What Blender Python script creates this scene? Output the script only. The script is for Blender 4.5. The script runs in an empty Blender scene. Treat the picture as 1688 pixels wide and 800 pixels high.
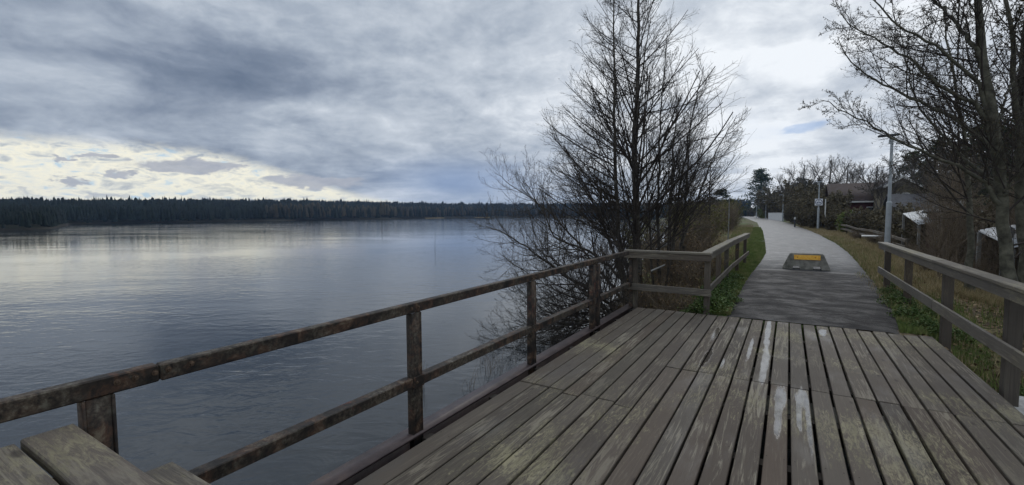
import bpy, math, random
import numpy as np
from mathutils import Matrix, Vector
sc = bpy.context.scene
col = sc.collection
random.seed(7)

# ------------------------------------------------------------------ camera
F, HY, EYE, ROLL = 744.0, 354.0, 1.62, 0.0055
PITCH = math.atan((400 - HY) / F)
YAW = math.atan((1300 - 844) / F * math.cos(PITCH))
cy, sy = math.cos(YAW), math.sin(YAW)
def rotz(d):
    return np.array([cy * d[0] - sy * d[1], sy * d[0] + cy * d[1], d[2]])
R_ = np.array([1., 0, 0]); U_ = np.array([0, math.sin(PITCH), math.cos(PITCH)]); F_ = np.array([0, math.cos(PITCH), -math.sin(PITCH)])
cr, sr = math.cos(ROLL), math.sin(ROLL)
right = rotz(cr * R_ - sr * U_); up = rotz(sr * R_ + cr * U_); fwd = rotz(F_)
cam_d = bpy.data.cameras.new('camera'); cam = bpy.data.objects.new('camera', cam_d); col.objects.link(cam)
cam_d.sensor_width = 36; cam_d.lens = F / 1688 * 36; cam_d.clip_start = 0.05; cam_d.clip_end = 5000
cam.matrix_world = Matrix(((right[0], up[0], -fwd[0], 0), (right[1], up[1], -fwd[1], 0), (right[2], up[2], -fwd[2], EYE), (0, 0, 0, 1)))
sc.camera = cam
def ray(px, py):                       # direction in the place through a point measured in the photograph
    d = fwd + right * (px - 844) / F + up * (400 - py) / F
    return d
def on_z(px, py, z=0.0):
    d = ray(px, py); return np.array([0, 0, EYE]) + d * (z - EYE) / d[2]
def at_y(px, py, Y):
    d = ray(px, py); return np.array([0, 0, EYE]) + d * Y / d[1]
def depth(P): return float(np.dot(np.array(P) - [0, 0, EYE], fwd))

# ------------------------------------------------------------------ node helper
class NT:
    def __init__(s, nt): s.nt = nt; s.nodes = nt.nodes; s.links = nt.links
    def new(s, t, **k):
        n = s.nodes.new(t)
        for a, b in k.items(): setattr(n, a, b)
        return n
    def put(s, sock, v):
        if isinstance(v, bpy.types.NodeSocket): s.links.new(v, sock)
        elif isinstance(v, (tuple, list)) and len(v) == 3 and sock.type == 'RGBA': sock.default_value = (*v, 1)
        else: sock.default_value = v
    def m(s, op, a, b=None, c=None, clamp=False):
        n = s.new('ShaderNodeMath', operation=op, use_clamp=clamp); s.put(n.inputs[0], a)
        if b is not None: s.put(n.inputs[1], b)
        if c is not None: s.put(n.inputs[2], c)
        return n.outputs[0]
    def add(s, a, b): return s.m('ADD', a, b)
    def sub(s, a, b): return s.m('SUBTRACT', a, b)
    def mul(s, a, b): return s.m('MULTIPLY', a, b)
    def sstep(s, x, a, b, lo=0., hi=1.):
        n = s.new('ShaderNodeMapRange', interpolation_type='SMOOTHSTEP'); s.put(n.inputs[0], x)
        n.inputs[1].default_value = a; n.inputs[2].default_value = b; n.inputs[3].default_value = lo; n.inputs[4].default_value = hi
        return n.outputs[0]
    def lin(s, x, a, b, lo=0., hi=1.):
        n = s.new('ShaderNodeMapRange'); s.put(n.inputs[0], x)
        n.inputs[1].default_value = a; n.inputs[2].default_value = b; n.inputs[3].default_value = lo; n.inputs[4].default_value = hi
        return n.outputs[0]
    def vec(s, x, y, z):
        n = s.new('ShaderNodeCombineXYZ'); s.put(n.inputs[0], x); s.put(n.inputs[1], y); s.put(n.inputs[2], z); return n.outputs[0]
    def sep(s, v):
        n = s.new('ShaderNodeSeparateXYZ'); s.put(n.inputs[0], v); return n.outputs
    def vm(s, op, a, b):
        n = s.new('ShaderNodeVectorMath', operation=op); s.put(n.inputs[0], a); s.put(n.inputs[1], b); return n.outputs[0]
    def scale(s, v, k): return s.vm('MULTIPLY', v, k)
    def noise(s, v, scale, detail=4, rough=.5, dist=0.):
        n = s.new('ShaderNodeTexNoise'); s.put(n.inputs['Vector'], v)
        n.inputs['Scale'].default_value = scale; n.inputs['Detail'].default_value = detail
        n.inputs['Roughness'].default_value = rough; n.inputs['Distortion'].default_value = dist
        return n.outputs[0]
    def voro(s, v, scale, feature='F1'):
        n = s.new('ShaderNodeTexVoronoi', feature=feature); s.put(n.inputs['Vector'], v); n.inputs['Scale'].default_value = scale
        return n.outputs[0]
    def ramp(s, f, stops, interp='LINEAR'):
        n = s.new('ShaderNodeValToRGB'); s.put(n.inputs[0], f); r = n.color_ramp; r.interpolation = interp
        while len(r.elements) < len(stops): r.elements.new(.5)
        for e, (p, c) in zip(r.elements, stops): e.position = p; e.color = (*c, 1)
        return n.outputs[0]
    def mix(s, f, a, b, mode='MIX'):
        n = s.new('ShaderNodeMix', data_type='RGBA', blend_type=mode); s.put(n.inputs[0], f); s.put(n.inputs[6], a); s.put(n.inputs[7], b)
        return n.outputs[2]
    def bump(s, h, strength=.5, dist=.01, normal=None):
        n = s.new('ShaderNodeBump'); s.put(n.inputs['Height'], h); n.inputs['Strength'].default_value = strength; n.inputs['Distance'].default_value = dist
        if normal is not None: s.put(n.inputs['Normal'], normal)
        return n.outputs[0]
    def obj(s): return s.new('ShaderNodeTexCoord').outputs['Object']
    def pos(s): return s.new('ShaderNodeNewGeometry').outputs['Position']
    def rnd(s): return s.new('ShaderNodeObjectInfo').outputs['Random']
    def gauss(s, x, y, cx, cyy, rx, ry):
        a = s.m('POWER', s.m('ABSOLUTE', s.m('DIVIDE', s.sub(x, cx), rx)), 2.0)
        b = s.m('POWER', s.m('ABSOLUTE', s.m('DIVIDE', s.sub(y, cyy), ry)), 2.0)
        return s.m('EXPONENT', s.mul(s.add(a, b), -1.0))

# ------------------------------------------------------------------ sky and light
SUN_EL, SUN_AZ = math.radians(40), math.radians(-8)      # azimuth from +Y towards +X
w = bpy.data.worlds.new('World'); sc.world = w; w.use_nodes = True
g = NT(w.node_tree); g.nodes.clear()
SKY_STRENGTH = 0.1
d = g.new('ShaderNodeTexCoord').outputs['Generated']
dx, dy, dz = g.sep(d)
fx = g.add(g.mul(dx, cy), g.mul(dy, sy)); fy = g.add(g.mul(dx, -sy), g.mul(dy, cy))
A = g.mul(g.m('ARCTAN2', fx, fy), 180 / math.pi)         # degrees to the right of the view axis
E_ = g.mul(g.m('ARCSINE', dz), 180 / math.pi)
def ae(px, py):
    r = ray(px, py); r = r / np.linalg.norm(r)
    x = r[0] * cy + r[1] * sy; y = -r[0] * sy + r[1] * cy
    return math.degrees(math.atan2(x, y)), math.degrees(math.asin(r[2]))
def G(px, py, rx, ry, AA=None, EE=None):
    a, e = ae(px, py); return g.gauss(AA or A, EE or E_, a, e, rx, ry)
zz = g.m('MAXIMUM', dz, 0.0)
k = g.m('DIVIDE', 1.0, g.add(zz, 0.16))
cp = g.vec(g.mul(dx, k), g.mul(dy, k), 0.3)
warp = g.noise(cp, 1.1, 3, .5)
cpw = g.vec(g.add(g.mul(dx, k), g.mul(warp, .8)), g.add(g.mul(dy, k), g.mul(warp, .5)), 1.7)
n1 = g.noise(cpw, .95, 7, .55, .3)
n2 = g.noise(cpw, 2.6, 6, .6)
wa = g.sub(g.noise(g.vec(g.mul(A, .06), g.mul(E_, .16), 0.), 1.0, 5, .6), .5)
wb = g.sub(g.noise(g.vec(g.mul(A, .06), g.mul(E_, .16), 7.), 1.0, 5, .6), .5)
Aw = g.add(A, g.mul(wa, 22.)); Ew = g.add(E_, g.mul(wb, 9.))
L = g.add(.65, g.mul(g.sub(n1, .5), 1.15)); L = g.add(L, g.mul(g.sub(n2, .5), .62)); n5 = g.noise(g.vec(g.mul(A, .20), g.mul(E_, .34), 4.), 1.0, 8, .62, .3); L = g.add(L, g.mul(g.sub(n5, .5), .58))
def acc(px, py, rx, ry, kk, warped=True):
    global L
    L = g.add(L, g.mul(G(px, py, rx, ry, Aw if warped else A, Ew if warped else E_), kk))
acc(430, 120, 11, 4.2, -.36); acc(620, 60, 9, 2.5, -.20); acc(60, 120, 16, 8, -.08); acc(250, 215, 22, 2.2, -.10)
acc(760, 110, 6, 3, .12); acc(940, 190, 8, 4, .10); acc(370, 10, 7, 2, .16); acc(860, 0, 8, 3, -.12); acc(600, 285, 11, 1.4, -.22)
acc(100, 50, 16, 6, -.14); acc(190, 60, 6, 3, .06); acc(1240, 60, 10, 8, .10); acc(1160, 10, 5, 3, -.14)
L = g.add(L, g.mul(g.sstep(A, -4, 34), .15))
L = g.add(L, g.mul(g.mul(g.sstep(A, 10, 32), g.sstep(E_, 9, 1)), .12))
L = g.add(L, g.sstep(E_, 34, 80, 0, .14))
cloud = g.ramp(L, [(0, (.105, .137, .195)), (.25, (.165, .202, .265)), (.5, (.280, .322, .385)), (.75, (.425, .465, .520)), (1, (.66, .69, .725))])
# low blue veil to the right of the gap
cloud = g.mix(g.mul(G(760, 300, 9, 2.6), .75), cloud, (.215, .290, .440))
# gap low on the left: cream cumulus, pale blue holes, small grey clouds
ET = g.mul(g.sstep(A, -37, -6, 1., 0.), 6.6)
ee = g.add(E_, g.mul(wb, 3.2))
B = g.sstep(g.sub(ee, ET), .9, -.6)
q = g.vec(g.mul(A, .26), g.mul(E_, .70), 2.)
n3 = g.noise(q, 1.6, 7, .58, .4)
n4 = g.noise(g.vec(g.mul(A, .42), g.mul(E_, 1.0), 9.), 1.4, 7, .62)
low = g.ramp(n3, [(.33, (.30, .335, .375)), (.42, (.55, .56, .52)), (.50, (.74, .71, .58)), (.60, (.62, .63, .58)), (.66, (.40, .52, .60))])
low = g.mix(g.sstep(n4, .56, .66, 0, .65), low, (.35, .375, .41))
low = g.mix(g.mul(G(560, 312, 18, 1.0), .45), low, (.86, .81, .62))
cloud = g.mix(g.mul(B, .95), cloud, low)
for px, py, rx, ry in ((300, 275, 4.6, .75), (168, 257, 1.6, .30), (200, 287, 1.1, .45), (115, 297, 1.2, .4), (360, 272, 2.6, .6), (110, 260, .9, .2), (520, 300, 6, .8)):
    gg = G(px, py, rx, ry, g.add(A, g.mul(g.sub(n4, .5), 5.)), g.add(E_, g.mul(g.sub(n3, .5), 2.4)))
    cloud = g.mix(g.sstep(gg, .30, .62, 0, .9), cloud, g.mix(n4, (.21, .235, .29), (.42, .43, .46)))
sky = g.new('ShaderNodeTexSky', sky_type='NISHITA'); sky.sun_disc = False
sky.sun_elevation = SUN_EL; sky.sun_rotation = SUN_AZ; sky.air_density = 1.2; sky.dust_density = 1.5
hole = g.add(g.sstep(G(1345, 200, 3.6, .9, Aw, Ew), .3, .8, 0, .55), g.mul(g.sstep(n1, .63, .75), .18))
final = g.mix(g.m('MINIMUM', hole, 1.0), g.scale(cloud, (10, 10, 10)), g.scale(sky.outputs[0], (.20, .30, .52)))
bg = g.new('ShaderNodeBackground'); g.put(bg.inputs[0], final); bg.inputs[1].default_value = SKY_STRENGTH
g.links.new(bg.outputs[0], g.new('ShaderNodeOutputWorld').inputs[0])
w.cycles.sampling_method = 'MANUAL'; w.cycles.sample_map_resolution = 512

sd = bpy.data.lights.new('sun', 'SUN'); sd.energy = 0.6; sd.angle = math.radians(24); sd.color = (1, .97, .92)
so = bpy.data.objects.new('sun', sd); col.objects.link(so)
sv = Vector((math.sin(SUN_AZ) * math.cos(SUN_EL), math.cos(SUN_AZ) * math.cos(SUN_EL), math.sin(SUN_EL)))
so.rotation_euler = sv.to_track_quat('Z', 'Y').to_euler(); so.location = (0, 0, 30)
sc.view_settings.view_transform = 'Standard'; sc.view_settings.look = 'None'; sc.view_settings.exposure = 0.46; sc.view_settings.gamma = 1
sc.cycles.max_bounces = 5; sc.cycles.diffuse_bounces = 2; sc.cycles.glossy_bounces = 3; sc.cycles.transparent_max_bounces = 4

# ------------------------------------------------------------------ materials
MATS = {}
def material(name):
    def deco(fn):
        m_ = bpy.data.materials.new(name); m_.use_nodes = True; n = NT(m_.node_tree)
        b = n.nodes['Principled BSDF']; b.inputs['Specular IOR Level'].default_value = .3
        fn(n, b); MATS[name] = m_; return m_
    return deco
def simple(name, c1, c2, scale=3., rough=.85, bump=0., dist=.01, rnd=.0, det=4, c3=None):
    @material(name)
    def _(n, b):
        p = n.obj(); f = n.noise(p, scale, det, .6)
        c = n.ramp(f, [(.3, c1), (.7, c2)]) if c3 is None else n.ramp(f, [(.3, c1), (.5, c2), (.68, c3)])
        if rnd: c = n.mix(n.mul(n.rnd(), rnd), c, (0, 0, 0))
        n.put(b.inputs['Base Color'], c); b.inputs['Roughness'].default_value = rough
        if bump: n.put(b.inputs['Normal'], n.bump(n.noise(p, scale * 3, 5, .6), bump, dist))

PUD = []
for px, py0, py1, rx in ((1266, 531, 560, .040), (1261, 572, 628, .042), (1287, 640, 668, .050), (1283, 662, 715, .03), (1322, 644, 668, .055), (1318, 668, 705, .022), (1334, 674, 735, .022), (1356, 543, 552, .05), (1190, 592, 606, .03), (1165, 575, 605, .045), (1180, 540, 560, .04), (1237, 560, 590, .025)):
    a, b_ = on_z(px, py0), on_z(px, py1); PUD.append(((a[0] + b_[0]) / 2, (a[1] + b_[1]) / 2, rx * .85, abs(a[1] - b_[1]) * .62))

def wood(name, lichen, tint, dark=1.0, puddles=False, flake=.5):
    @material(name)
    def _(n, b):
        o = n.obj(); r = n.rnd(); off = n.vec(n.mul(r, 37.), n.mul(r, 91.), n.mul(r, 13.))
        p = n.vm('ADD', o, off); P = n.pos()
        gr = n.noise(n.scale(p, (70, 2.2, 70)), 1., 5, .65, .6)
        gr2 = n.noise(n.scale(p, (18, .9, 18)), 1., 4, .6, 1.2)
        big = n.noise(p, 2.2, 4, .6)
        c = n.ramp(gr, [(.22, tuple(x * .42 * dark for x in tint)), (.5, tuple(x * .85 * dark for x in tint)), (.78, tuple(x * 1.35 * dark for x in tint))])
        c = n.mix(n.sstep(big, .35, .7, 0, .55), c, tuple(x * .55 * dark for x in tint))
        c = n.mix(n.mul(r, .55), c, (.038, .030, .025)); r2 = n.m('FRACT', n.mul(r, 7.31)); c = n.mix(n.mul(r2, .35), c, (.125, .082, .055)); c = n.mix(n.mul(n.m('FRACT', n.mul(r, 17.7)), .3), c, (.15, .14, .12))
        # pale worn streaks along the grain
        st = n.sstep(n.mul(n.noise(n.scale(p, (26, 1.6, 26)), 1., 6, .7, 1.5), n.add(.55, n.mul(n.noise(p, 1.3, 2, .5), .9))), .50, .66)
        c = n.mix(n.mul(n.mul(st, flake), n.add(.35, n.mul(n.m('FRACT', n.mul(r, 5.13)), 1.3))), c, (.26, .235, .18))
        # lichen
        lm = n.noise(n.scale(p, (42, 9., 42)), 1., 8, .80, .9); lz = n.noise(n.vm('ADD', P, (3., 1., 0.)), .9, 3, .5)
        li = n.sstep(n.add(n.mul(lm, .62), n.mul(lz, .60)), .64, .76)
        c = n.mix(n.mul(li, lichen), c, n.ramp(gr2, [(.3, (.14, .13, .075)), (.7, (.31, .28, .18))]))
        # knots
        kn = n.voro(n.scale(p, (5.5, 2.4, 5.5)), 1.)
        km = n.sstep(kn, .13, .05)
        c = n.mix(n.mul(km, .75), c, (.035, .028, .024))
        wet = n.sstep(n.noise(n.scale(P, (2.2, .8, 1)), 1., 4, .6), .50, .68)
        rough = n.add(.60, n.mul(gr, .25)); rough = n.sub(rough, n.mul(wet, .26))
        c = n.mix(n.mul(wet, .30), c, (.03, .027, .025))
        h = n.add(n.mul(gr, .7), n.mul(n.noise(n.scale(p, (160, 9, 160)), 1., 3, .7), .5))
        if puddles:
            x, y, z = n.sep(P); tot = None
            ed = n.mul(n.sub(n.noise(n.scale(P, (24, 3.5, 1)), 1., 4, .65), .5), 1.5)
            for (qx, qy, rx, ry) in PUD:
                gq = n.gauss(x, y, qx, qy, rx, ry); tot = gq if tot is None else n.add(tot, gq)
            pm = n.sstep(n.add(tot, ed), .30, .70)
            soft = n.sstep(n.add(tot, n.mul(ed, .6)), .08, .6)
            rough = n.mul(rough, n.sub(1., n.mul(soft, .45)))
            rough = n.m('MAXIMUM', n.sub(rough, n.mul(pm, .7)), .10)
            c = n.mix(n.mul(soft, .4), c, (.04, .036, .034))
            n.put(b.inputs['IOR'], n.add(1.45, n.mul(pm, n.mul(n.sstep(n.noise(n.scale(P, (9, 4, 1)), 1., 4, .6), .35, .6), .75))))
            n.put(b.inputs['Specular IOR Level'], n.add(.35, n.mul(pm, .4)))
            h = n.mul(h, n.sub(1., n.mul(n.sstep(soft, 0., .6), .96)))
        n.put(b.inputs['Base Color'], c); n.put(b.inputs['Roughness'], rough)
        n.put(b.inputs['Normal'], n.bump(h, .75, .006))
wood('deck_wood', .95, (.088, .072, .058), puddles=True, flake=.50)
wood('deck_wood_mossy', 1.0, (.086, .074, .057), flake=.62)
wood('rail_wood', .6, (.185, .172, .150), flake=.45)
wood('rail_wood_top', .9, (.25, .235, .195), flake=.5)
wood('post_wood', .5, (.085, .074, .062), flake=.25)
wood('table_wood', .7, (.120, .104, .088), flake=.45)

@material('rusty_paint')
def _(n, b):
    o = n.obj(); r = n.rnd(); p = n.vm('ADD', o, n.vec(n.mul(r, 17.), n.mul(r, 31.), 0.))
    a = n.noise(p, 9., 7, .68, .5); c2 = n.noise(p, 3.1, 5, .6); f = n.noise(p, 40., 5, .7)
    c = n.ramp(a, [(.38, (.008, .008, .008)), (.50, (.028, .022, .019)), (.58, (.075, .042, .028)), (.68, (.17, .14, .10))])
    c = n.mix(n.sstep(c2, .42, .66, 0, .8), c, n.ramp(f, [(.35, (.17, .16, .125)), (.48, (.08, .064, .048)), (.64, (.016, .015, .014))]))
    c = n.mix(n.sstep(n.noise(p, 5.3, 6, .7), .62, .70, 0, .6), c, (.15, .045, .03))
    n.put(b.inputs['Base Color'], c); n.put(b.inputs['Roughness'], n.add(.45, n.mul(f, .4)))
    n.put(b.inputs['Normal'], n.bump(n.add(a, n.mul(f, .4)), .6, .004))
@material('beam_steel')
def _(n, b):
    p = n.obj(); a = n.noise(p, 6., 6, .65)
    n.put(b.inputs['Base Color'], n.ramp(a, [(.3, (.045, .035, .038)), (.6, (.095, .072, .070)), (.75, (.15, .10, .075))]))
    b.inputs['Roughness'].default_value = .42; n.put(b.inputs['Normal'], n.bump(a, .4, .004))
simple('bolt_metal', (.045, .030, .022), (.13, .09, .06), 60, .6)
simple('dark_timber', (.02, .017, .015), (.045, .038, .032), 6, .9)

@material('asphalt')
def _(n, b):
    P = n.pos(); x, y, z = n.sep(P)
    wv = n.mul(n.sub(n.noise(P, .8, 3, .5), .5), .5)
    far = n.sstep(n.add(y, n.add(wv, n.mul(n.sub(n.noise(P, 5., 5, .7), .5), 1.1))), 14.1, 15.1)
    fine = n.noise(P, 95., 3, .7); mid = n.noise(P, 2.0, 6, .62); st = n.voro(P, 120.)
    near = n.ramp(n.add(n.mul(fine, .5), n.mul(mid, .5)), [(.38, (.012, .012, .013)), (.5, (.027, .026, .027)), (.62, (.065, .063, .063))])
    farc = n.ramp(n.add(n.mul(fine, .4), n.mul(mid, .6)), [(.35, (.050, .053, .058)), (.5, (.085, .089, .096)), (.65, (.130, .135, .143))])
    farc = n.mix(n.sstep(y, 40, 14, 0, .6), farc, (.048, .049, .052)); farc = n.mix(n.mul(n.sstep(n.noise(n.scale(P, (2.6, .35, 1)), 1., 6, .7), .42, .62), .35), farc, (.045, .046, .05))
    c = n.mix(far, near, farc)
    # moss and dirt creeping in from the edges near the deck
    wet = n.sstep(n.noise(n.scale(P, (1.6, 2.6, 1)), 1., 9, .80, .4), .40, .68)
    seam = n.gauss(x, n.add(y, n.mul(wv, .5)), .4, 14.6, 6., .22)
    wet = n.m('MAXIMUM', wet, seam)
    c = n.mix(n.mul(wet, .35), c, (.025, .025, .027))
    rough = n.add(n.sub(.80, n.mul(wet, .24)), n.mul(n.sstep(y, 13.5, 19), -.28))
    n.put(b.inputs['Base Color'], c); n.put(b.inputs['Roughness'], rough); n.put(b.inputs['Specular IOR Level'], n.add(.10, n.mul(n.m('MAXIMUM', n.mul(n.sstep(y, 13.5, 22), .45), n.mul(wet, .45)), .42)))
    n.put(b.inputs['Normal'], n.bump(n.add(st, fine), .55, .006))

@material('ground_soil')
def _(n, b):
    P = n.pos(); x, y, z = n.sep(P)
    f = n.noise(P, 14., 6, .7); m_ = n.noise(P, .9, 5, .6); l = n.noise(P, .25, 4, .6)
    litter = n.ramp(f, [(.3, (.030, .023, .015)), (.5, (.085, .064, .042)), (.68, (.22, .17, .11))])
    dry = n.ramp(f, [(.3, (.085, .066, .036)), (.5, (.17, .135, .075)), (.7, (.32, .26, .15))])
    green = n.ramp(f, [(.3, (.035, .065, .018)), (.7, (.12, .17, .045))])
    c = n.mix(n.sstep(m_, .46, .56), litter, dry)
    c = n.mix(n.sstep(n.add(n.mul(m_, .5), n.mul(l, .5)), .47, .55), c, green)
    verge = n.mul(n.sstep(x, -3.2, -1.6), n.sstep(x, 0., -1.))
    c = n.mix(n.mul(verge, .8), c, green)
    rv = n.mul(n.sstep(x, 1.2, 1.9), n.sstep(x, 6.2, 3.2)); rv = n.mul(rv, n.sstep(y, 10, 17))
    c = n.mix(n.mul(rv, .8), c, dry)
    fr = n.m('MAXIMUM', n.sstep(y, 120, 220), n.sstep(x, -50, -110)); c = n.mix(fr, c, (.018, .022, .014))
    wetb = n.sstep(z, -.75, -1.15); c = n.mix(wetb, c, (.02, .017, .012))
    n.put(b.inputs['Base Color'], c); b.inputs['Roughness'].default_value = .95
    n.put(b.inputs['Normal'], n.bump(n.add(f, m_), .9, .05))

@material('lake_water')
def _(n, b):
    P = n.pos(); 
    big = n.noise(n.scale(P, (.35, .22, 1)), 1., 4, .55, .4)
    rot = n.new('ShaderNodeMapping'); rot.inputs['Rotation'].default_value = (0, 0, YAW); 
    n.put(rot.inputs['Vector'], P); q = rot.outputs[0]
    rot.inputs['Rotation'].default_value = (0, 0, -YAW)
    a = n.noise(n.scale(q, (1.7, 3.1, 1)), 1., 3, .5, .6)
    c = n.noise(n.scale(q, (5.0, 8.5, 1)), 1., 3, .55, .4)
    e = n.noise(n.scale(q, (.16, .5, 1)), 1., 3, .5, .3)
    calm = n.sstep(n.noise(n.scale(q, (.05, .13, 1)), 1., 3, .55, .5), .38, .62, .30, 1.)
    h = n.add(n.add(n.mul(a, .066), n.mul(c, .011)), n.mul(e, .05))
    dist_ = n.m('SQRT', n.add(n.mul(n.sep(P)[0], n.sep(P)[0]), n.mul(n.sep(P)[1], n.sep(P)[1])))
    h = n.mul(h, n.sstep(dist_, 60, 150, 1., 3.6))
    h = n.mul(h, n.mul(calm, n.sstep(n.m('SQRT', n.add(n.mul(n.sep(P)[0], n.sep(P)[0]), n.mul(n.sep(P)[1], n.sep(P)[1]))), 9, 45, .27, .13)))
    b.inputs['Base Color'].default_value = (.010, .015, .019, 1); b.inputs['Roughness'].default_value = .06
    b.inputs['IOR'].default_value = 1.52; b.inputs['Specular IOR Level'].default_value = .5
    n.put(b.inputs['Normal'], n.bump(h, 1.0, 1.0))

simple('bark_dark', (.030, .026, .022), (.078, .070, .060), 14, .9, .6, .02, c3=(.13, .12, .10))
simple('bark_green', (.045, .042, .034), (.10, .098, .074), 9, .9, .6, .02, c3=(.16, .155, .12))
simple('twig_dark', (.032, .027, .024), (.075, .064, .056), 5, .85)
simple('twig_brown', (.11, .088, .066), (.23, .185, .135), 4, .9)
simple('twig_far', (.07, .064, .06), (.15, .135, .12), 2, .9)
simple('bud_brown', (.05, .040, .026), (.11, .09, .045), 5, .8)
simple('leaf_olive', (.055, .065, .018), (.15, .15, .045), 2.5, .8, c3=(.23, .20, .08))
simple('leaf_fresh', (.035, .075, .016), (.11, .165, .04), 6, .7)
simple('needle_dark', (.018, .030, .022), (.045, .065, .042), 1.2, .85)
simple('needle_mid', (.022, .040, .024), (.070, .092, .048), .8, .85)
simple('far_conifer', (.003, .008, .008), (.009, .019, .016), .05, .95)
simple('far_birch', (.035, .032, .025), (.075, .068, .045), .05, .95)
simple('grass_green', (.065, .105, .028), (.15, .20, .055), 3, .8, c3=(.30, .27, .13))
simple('grass_dry', (.16, .125, .065), (.32, .26, .14), 3, .85, c3=(.45, .38, .23))
simple('litter_leaf', (.07, .045, .025), (.19, .13, .07), 8, .85, c3=(.38, .29, .17))
simple('hedge_brown', (.075, .068, .045), (.18, .155, .10), 3, .9)
simple('concrete', (.10, .10, .085), (.21, .205, .18), 7, .85, .5, .01, c3=(.30, .29, .26))
simple('pale_concrete', (.30, .30, .29), (.52, .52, .50), 22, .8, .5, .01)
simple('lamp_grey', (.30, .33, .36), (.42, .46, .49), 4, .5)
simple('lamp_dark', (.05, .055, .06), (.09, .10, .11), 4, .6)
simple('red_board', (.045, .014, .012), (.085, .024, .020), 4, .8)
simple('white_paint', (.52, .53, .53), (.75, .76, .76), 5, .6)
simple('roof_brown', (.040, .030, .029), (.072, .054, .050), 5, .95, .4, .02)
simple('roof_slate', (.045, .048, .056), (.085, .09, .105), 3, .95)
simple('roof_sheet', (.25, .27, .29), (.50, .53, .56), 2.5, .5)
simple('window_glass', (.02, .025, .03), (.04, .05, .06), 2, .1)
simple('grey_plank', (.16, .16, .155), (.30, .30, .29), 3, .85)
simple('plate_orange', (.80, .36, .04), (.92, .50, .07), 20, .5, c3=(.95, .60, .12))
simple('mark_red', (.30, .06, .02), (.42, .10, .03), 30, .6)
simple('sign_white', (.62, .65, .70), (.78, .80, .84), 8, .5)
simple('sign_ink', (.10, .12, .20), (.16, .18, .28), 8, .5)

# ------------------------------------------------------------------ mesh helpers
def link(name, me, mat=None, parent=None):
    o = bpy.data.objects.new(name, me); col.objects.link(o)
    if mat and me is not None: me.materials.append(MATS[mat])
    if parent: o.parent = parent
    return o
def tag(o, label=None, cat=None, group=None, kind=None):
    if label: o['label'] = label
    if cat: o['category'] = cat
    if group: o['group'] = group
    if kind: o['kind'] = kind
    return o
def thing(name, label, cat, loc=(0, 0, 0), group=None):
    o = bpy.data.objects.new(name, None); col.objects.link(o); o.location = loc; o.empty_display_size = .2
    return tag(o, label, cat, group)
def mesh_np(name, V, Q=None, T=None, smooth=False):
    V = np.asarray(V, np.float32).reshape(-1, 3); parts = []; tot = []
    if Q is not None and len(Q): Q = np.asarray(Q, np.int32).reshape(-1, 4); parts.append(Q.ravel()); tot.append(np.full(len(Q), 4, np.int32))
    if T is not None and len(T): T = np.asarray(T, np.int32).reshape(-1, 3); parts.append(T.ravel()); tot.append(np.full(len(T), 3, np.int32))
    li = np.concatenate(parts); lt = np.concatenate(tot); ls = np.concatenate([[0], np.cumsum(lt)[:-1]]).astype(np.int32)
    me = bpy.data.meshes.new(name); me.vertices.add(len(V)); me.vertices.foreach_set('co', V.ravel())
    me.loops.add(len(li)); me.loops.foreach_set('vertex_index', li)
    me.polygons.add(len(lt)); me.polygons.foreach_set('loop_start', ls); me.polygons.foreach_set('loop_total', lt)
    if smooth: me.polygons.foreach_set('use_smooth', np.ones(len(lt), bool))
    me.update(calc_edges=True); me.validate(); return me
class Geo:
    def __init__(s): s.V = []; s.Q = []; s.T = []; s.n = 0
    def add(s, V, Q=None, T=None):
        V = np.asarray(V, float).reshape(-1, 3)
        if Q is not None and len(Q): s.Q.append(np.asarray(Q) + s.n)
        if T is not None and len(T): s.T.append(np.asarray(T) + s.n)
        s.V.append(V); s.n += len(V); return s
    def box(s, a, b):
        (x0, y0, z0), (x1, y1, z1) = a, b
        V = [(x0, y0, z0), (x1, y0, z0), (x1, y1, z0), (x0, y1, z0), (x0, y0, z1), (x1, y0, z1), (x1, y1, z1), (x0, y1, z1)]
        return s.add(V, [(0, 3, 2, 1), (4, 5, 6, 7), (0, 1, 5, 4), (1, 2, 6, 5), (2, 3, 7, 6), (3, 0, 4, 7)])
    def mesh(s, name, smooth=False):
        return mesh_np(name, np.concatenate(s.V), np.concatenate(s.Q) if s.Q else None, np.concatenate(s.T) if s.T else None, smooth)
    def build(s, name, mat, parent=None, smooth=False): return link(name, s.mesh(name, smooth), mat, parent)

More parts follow.
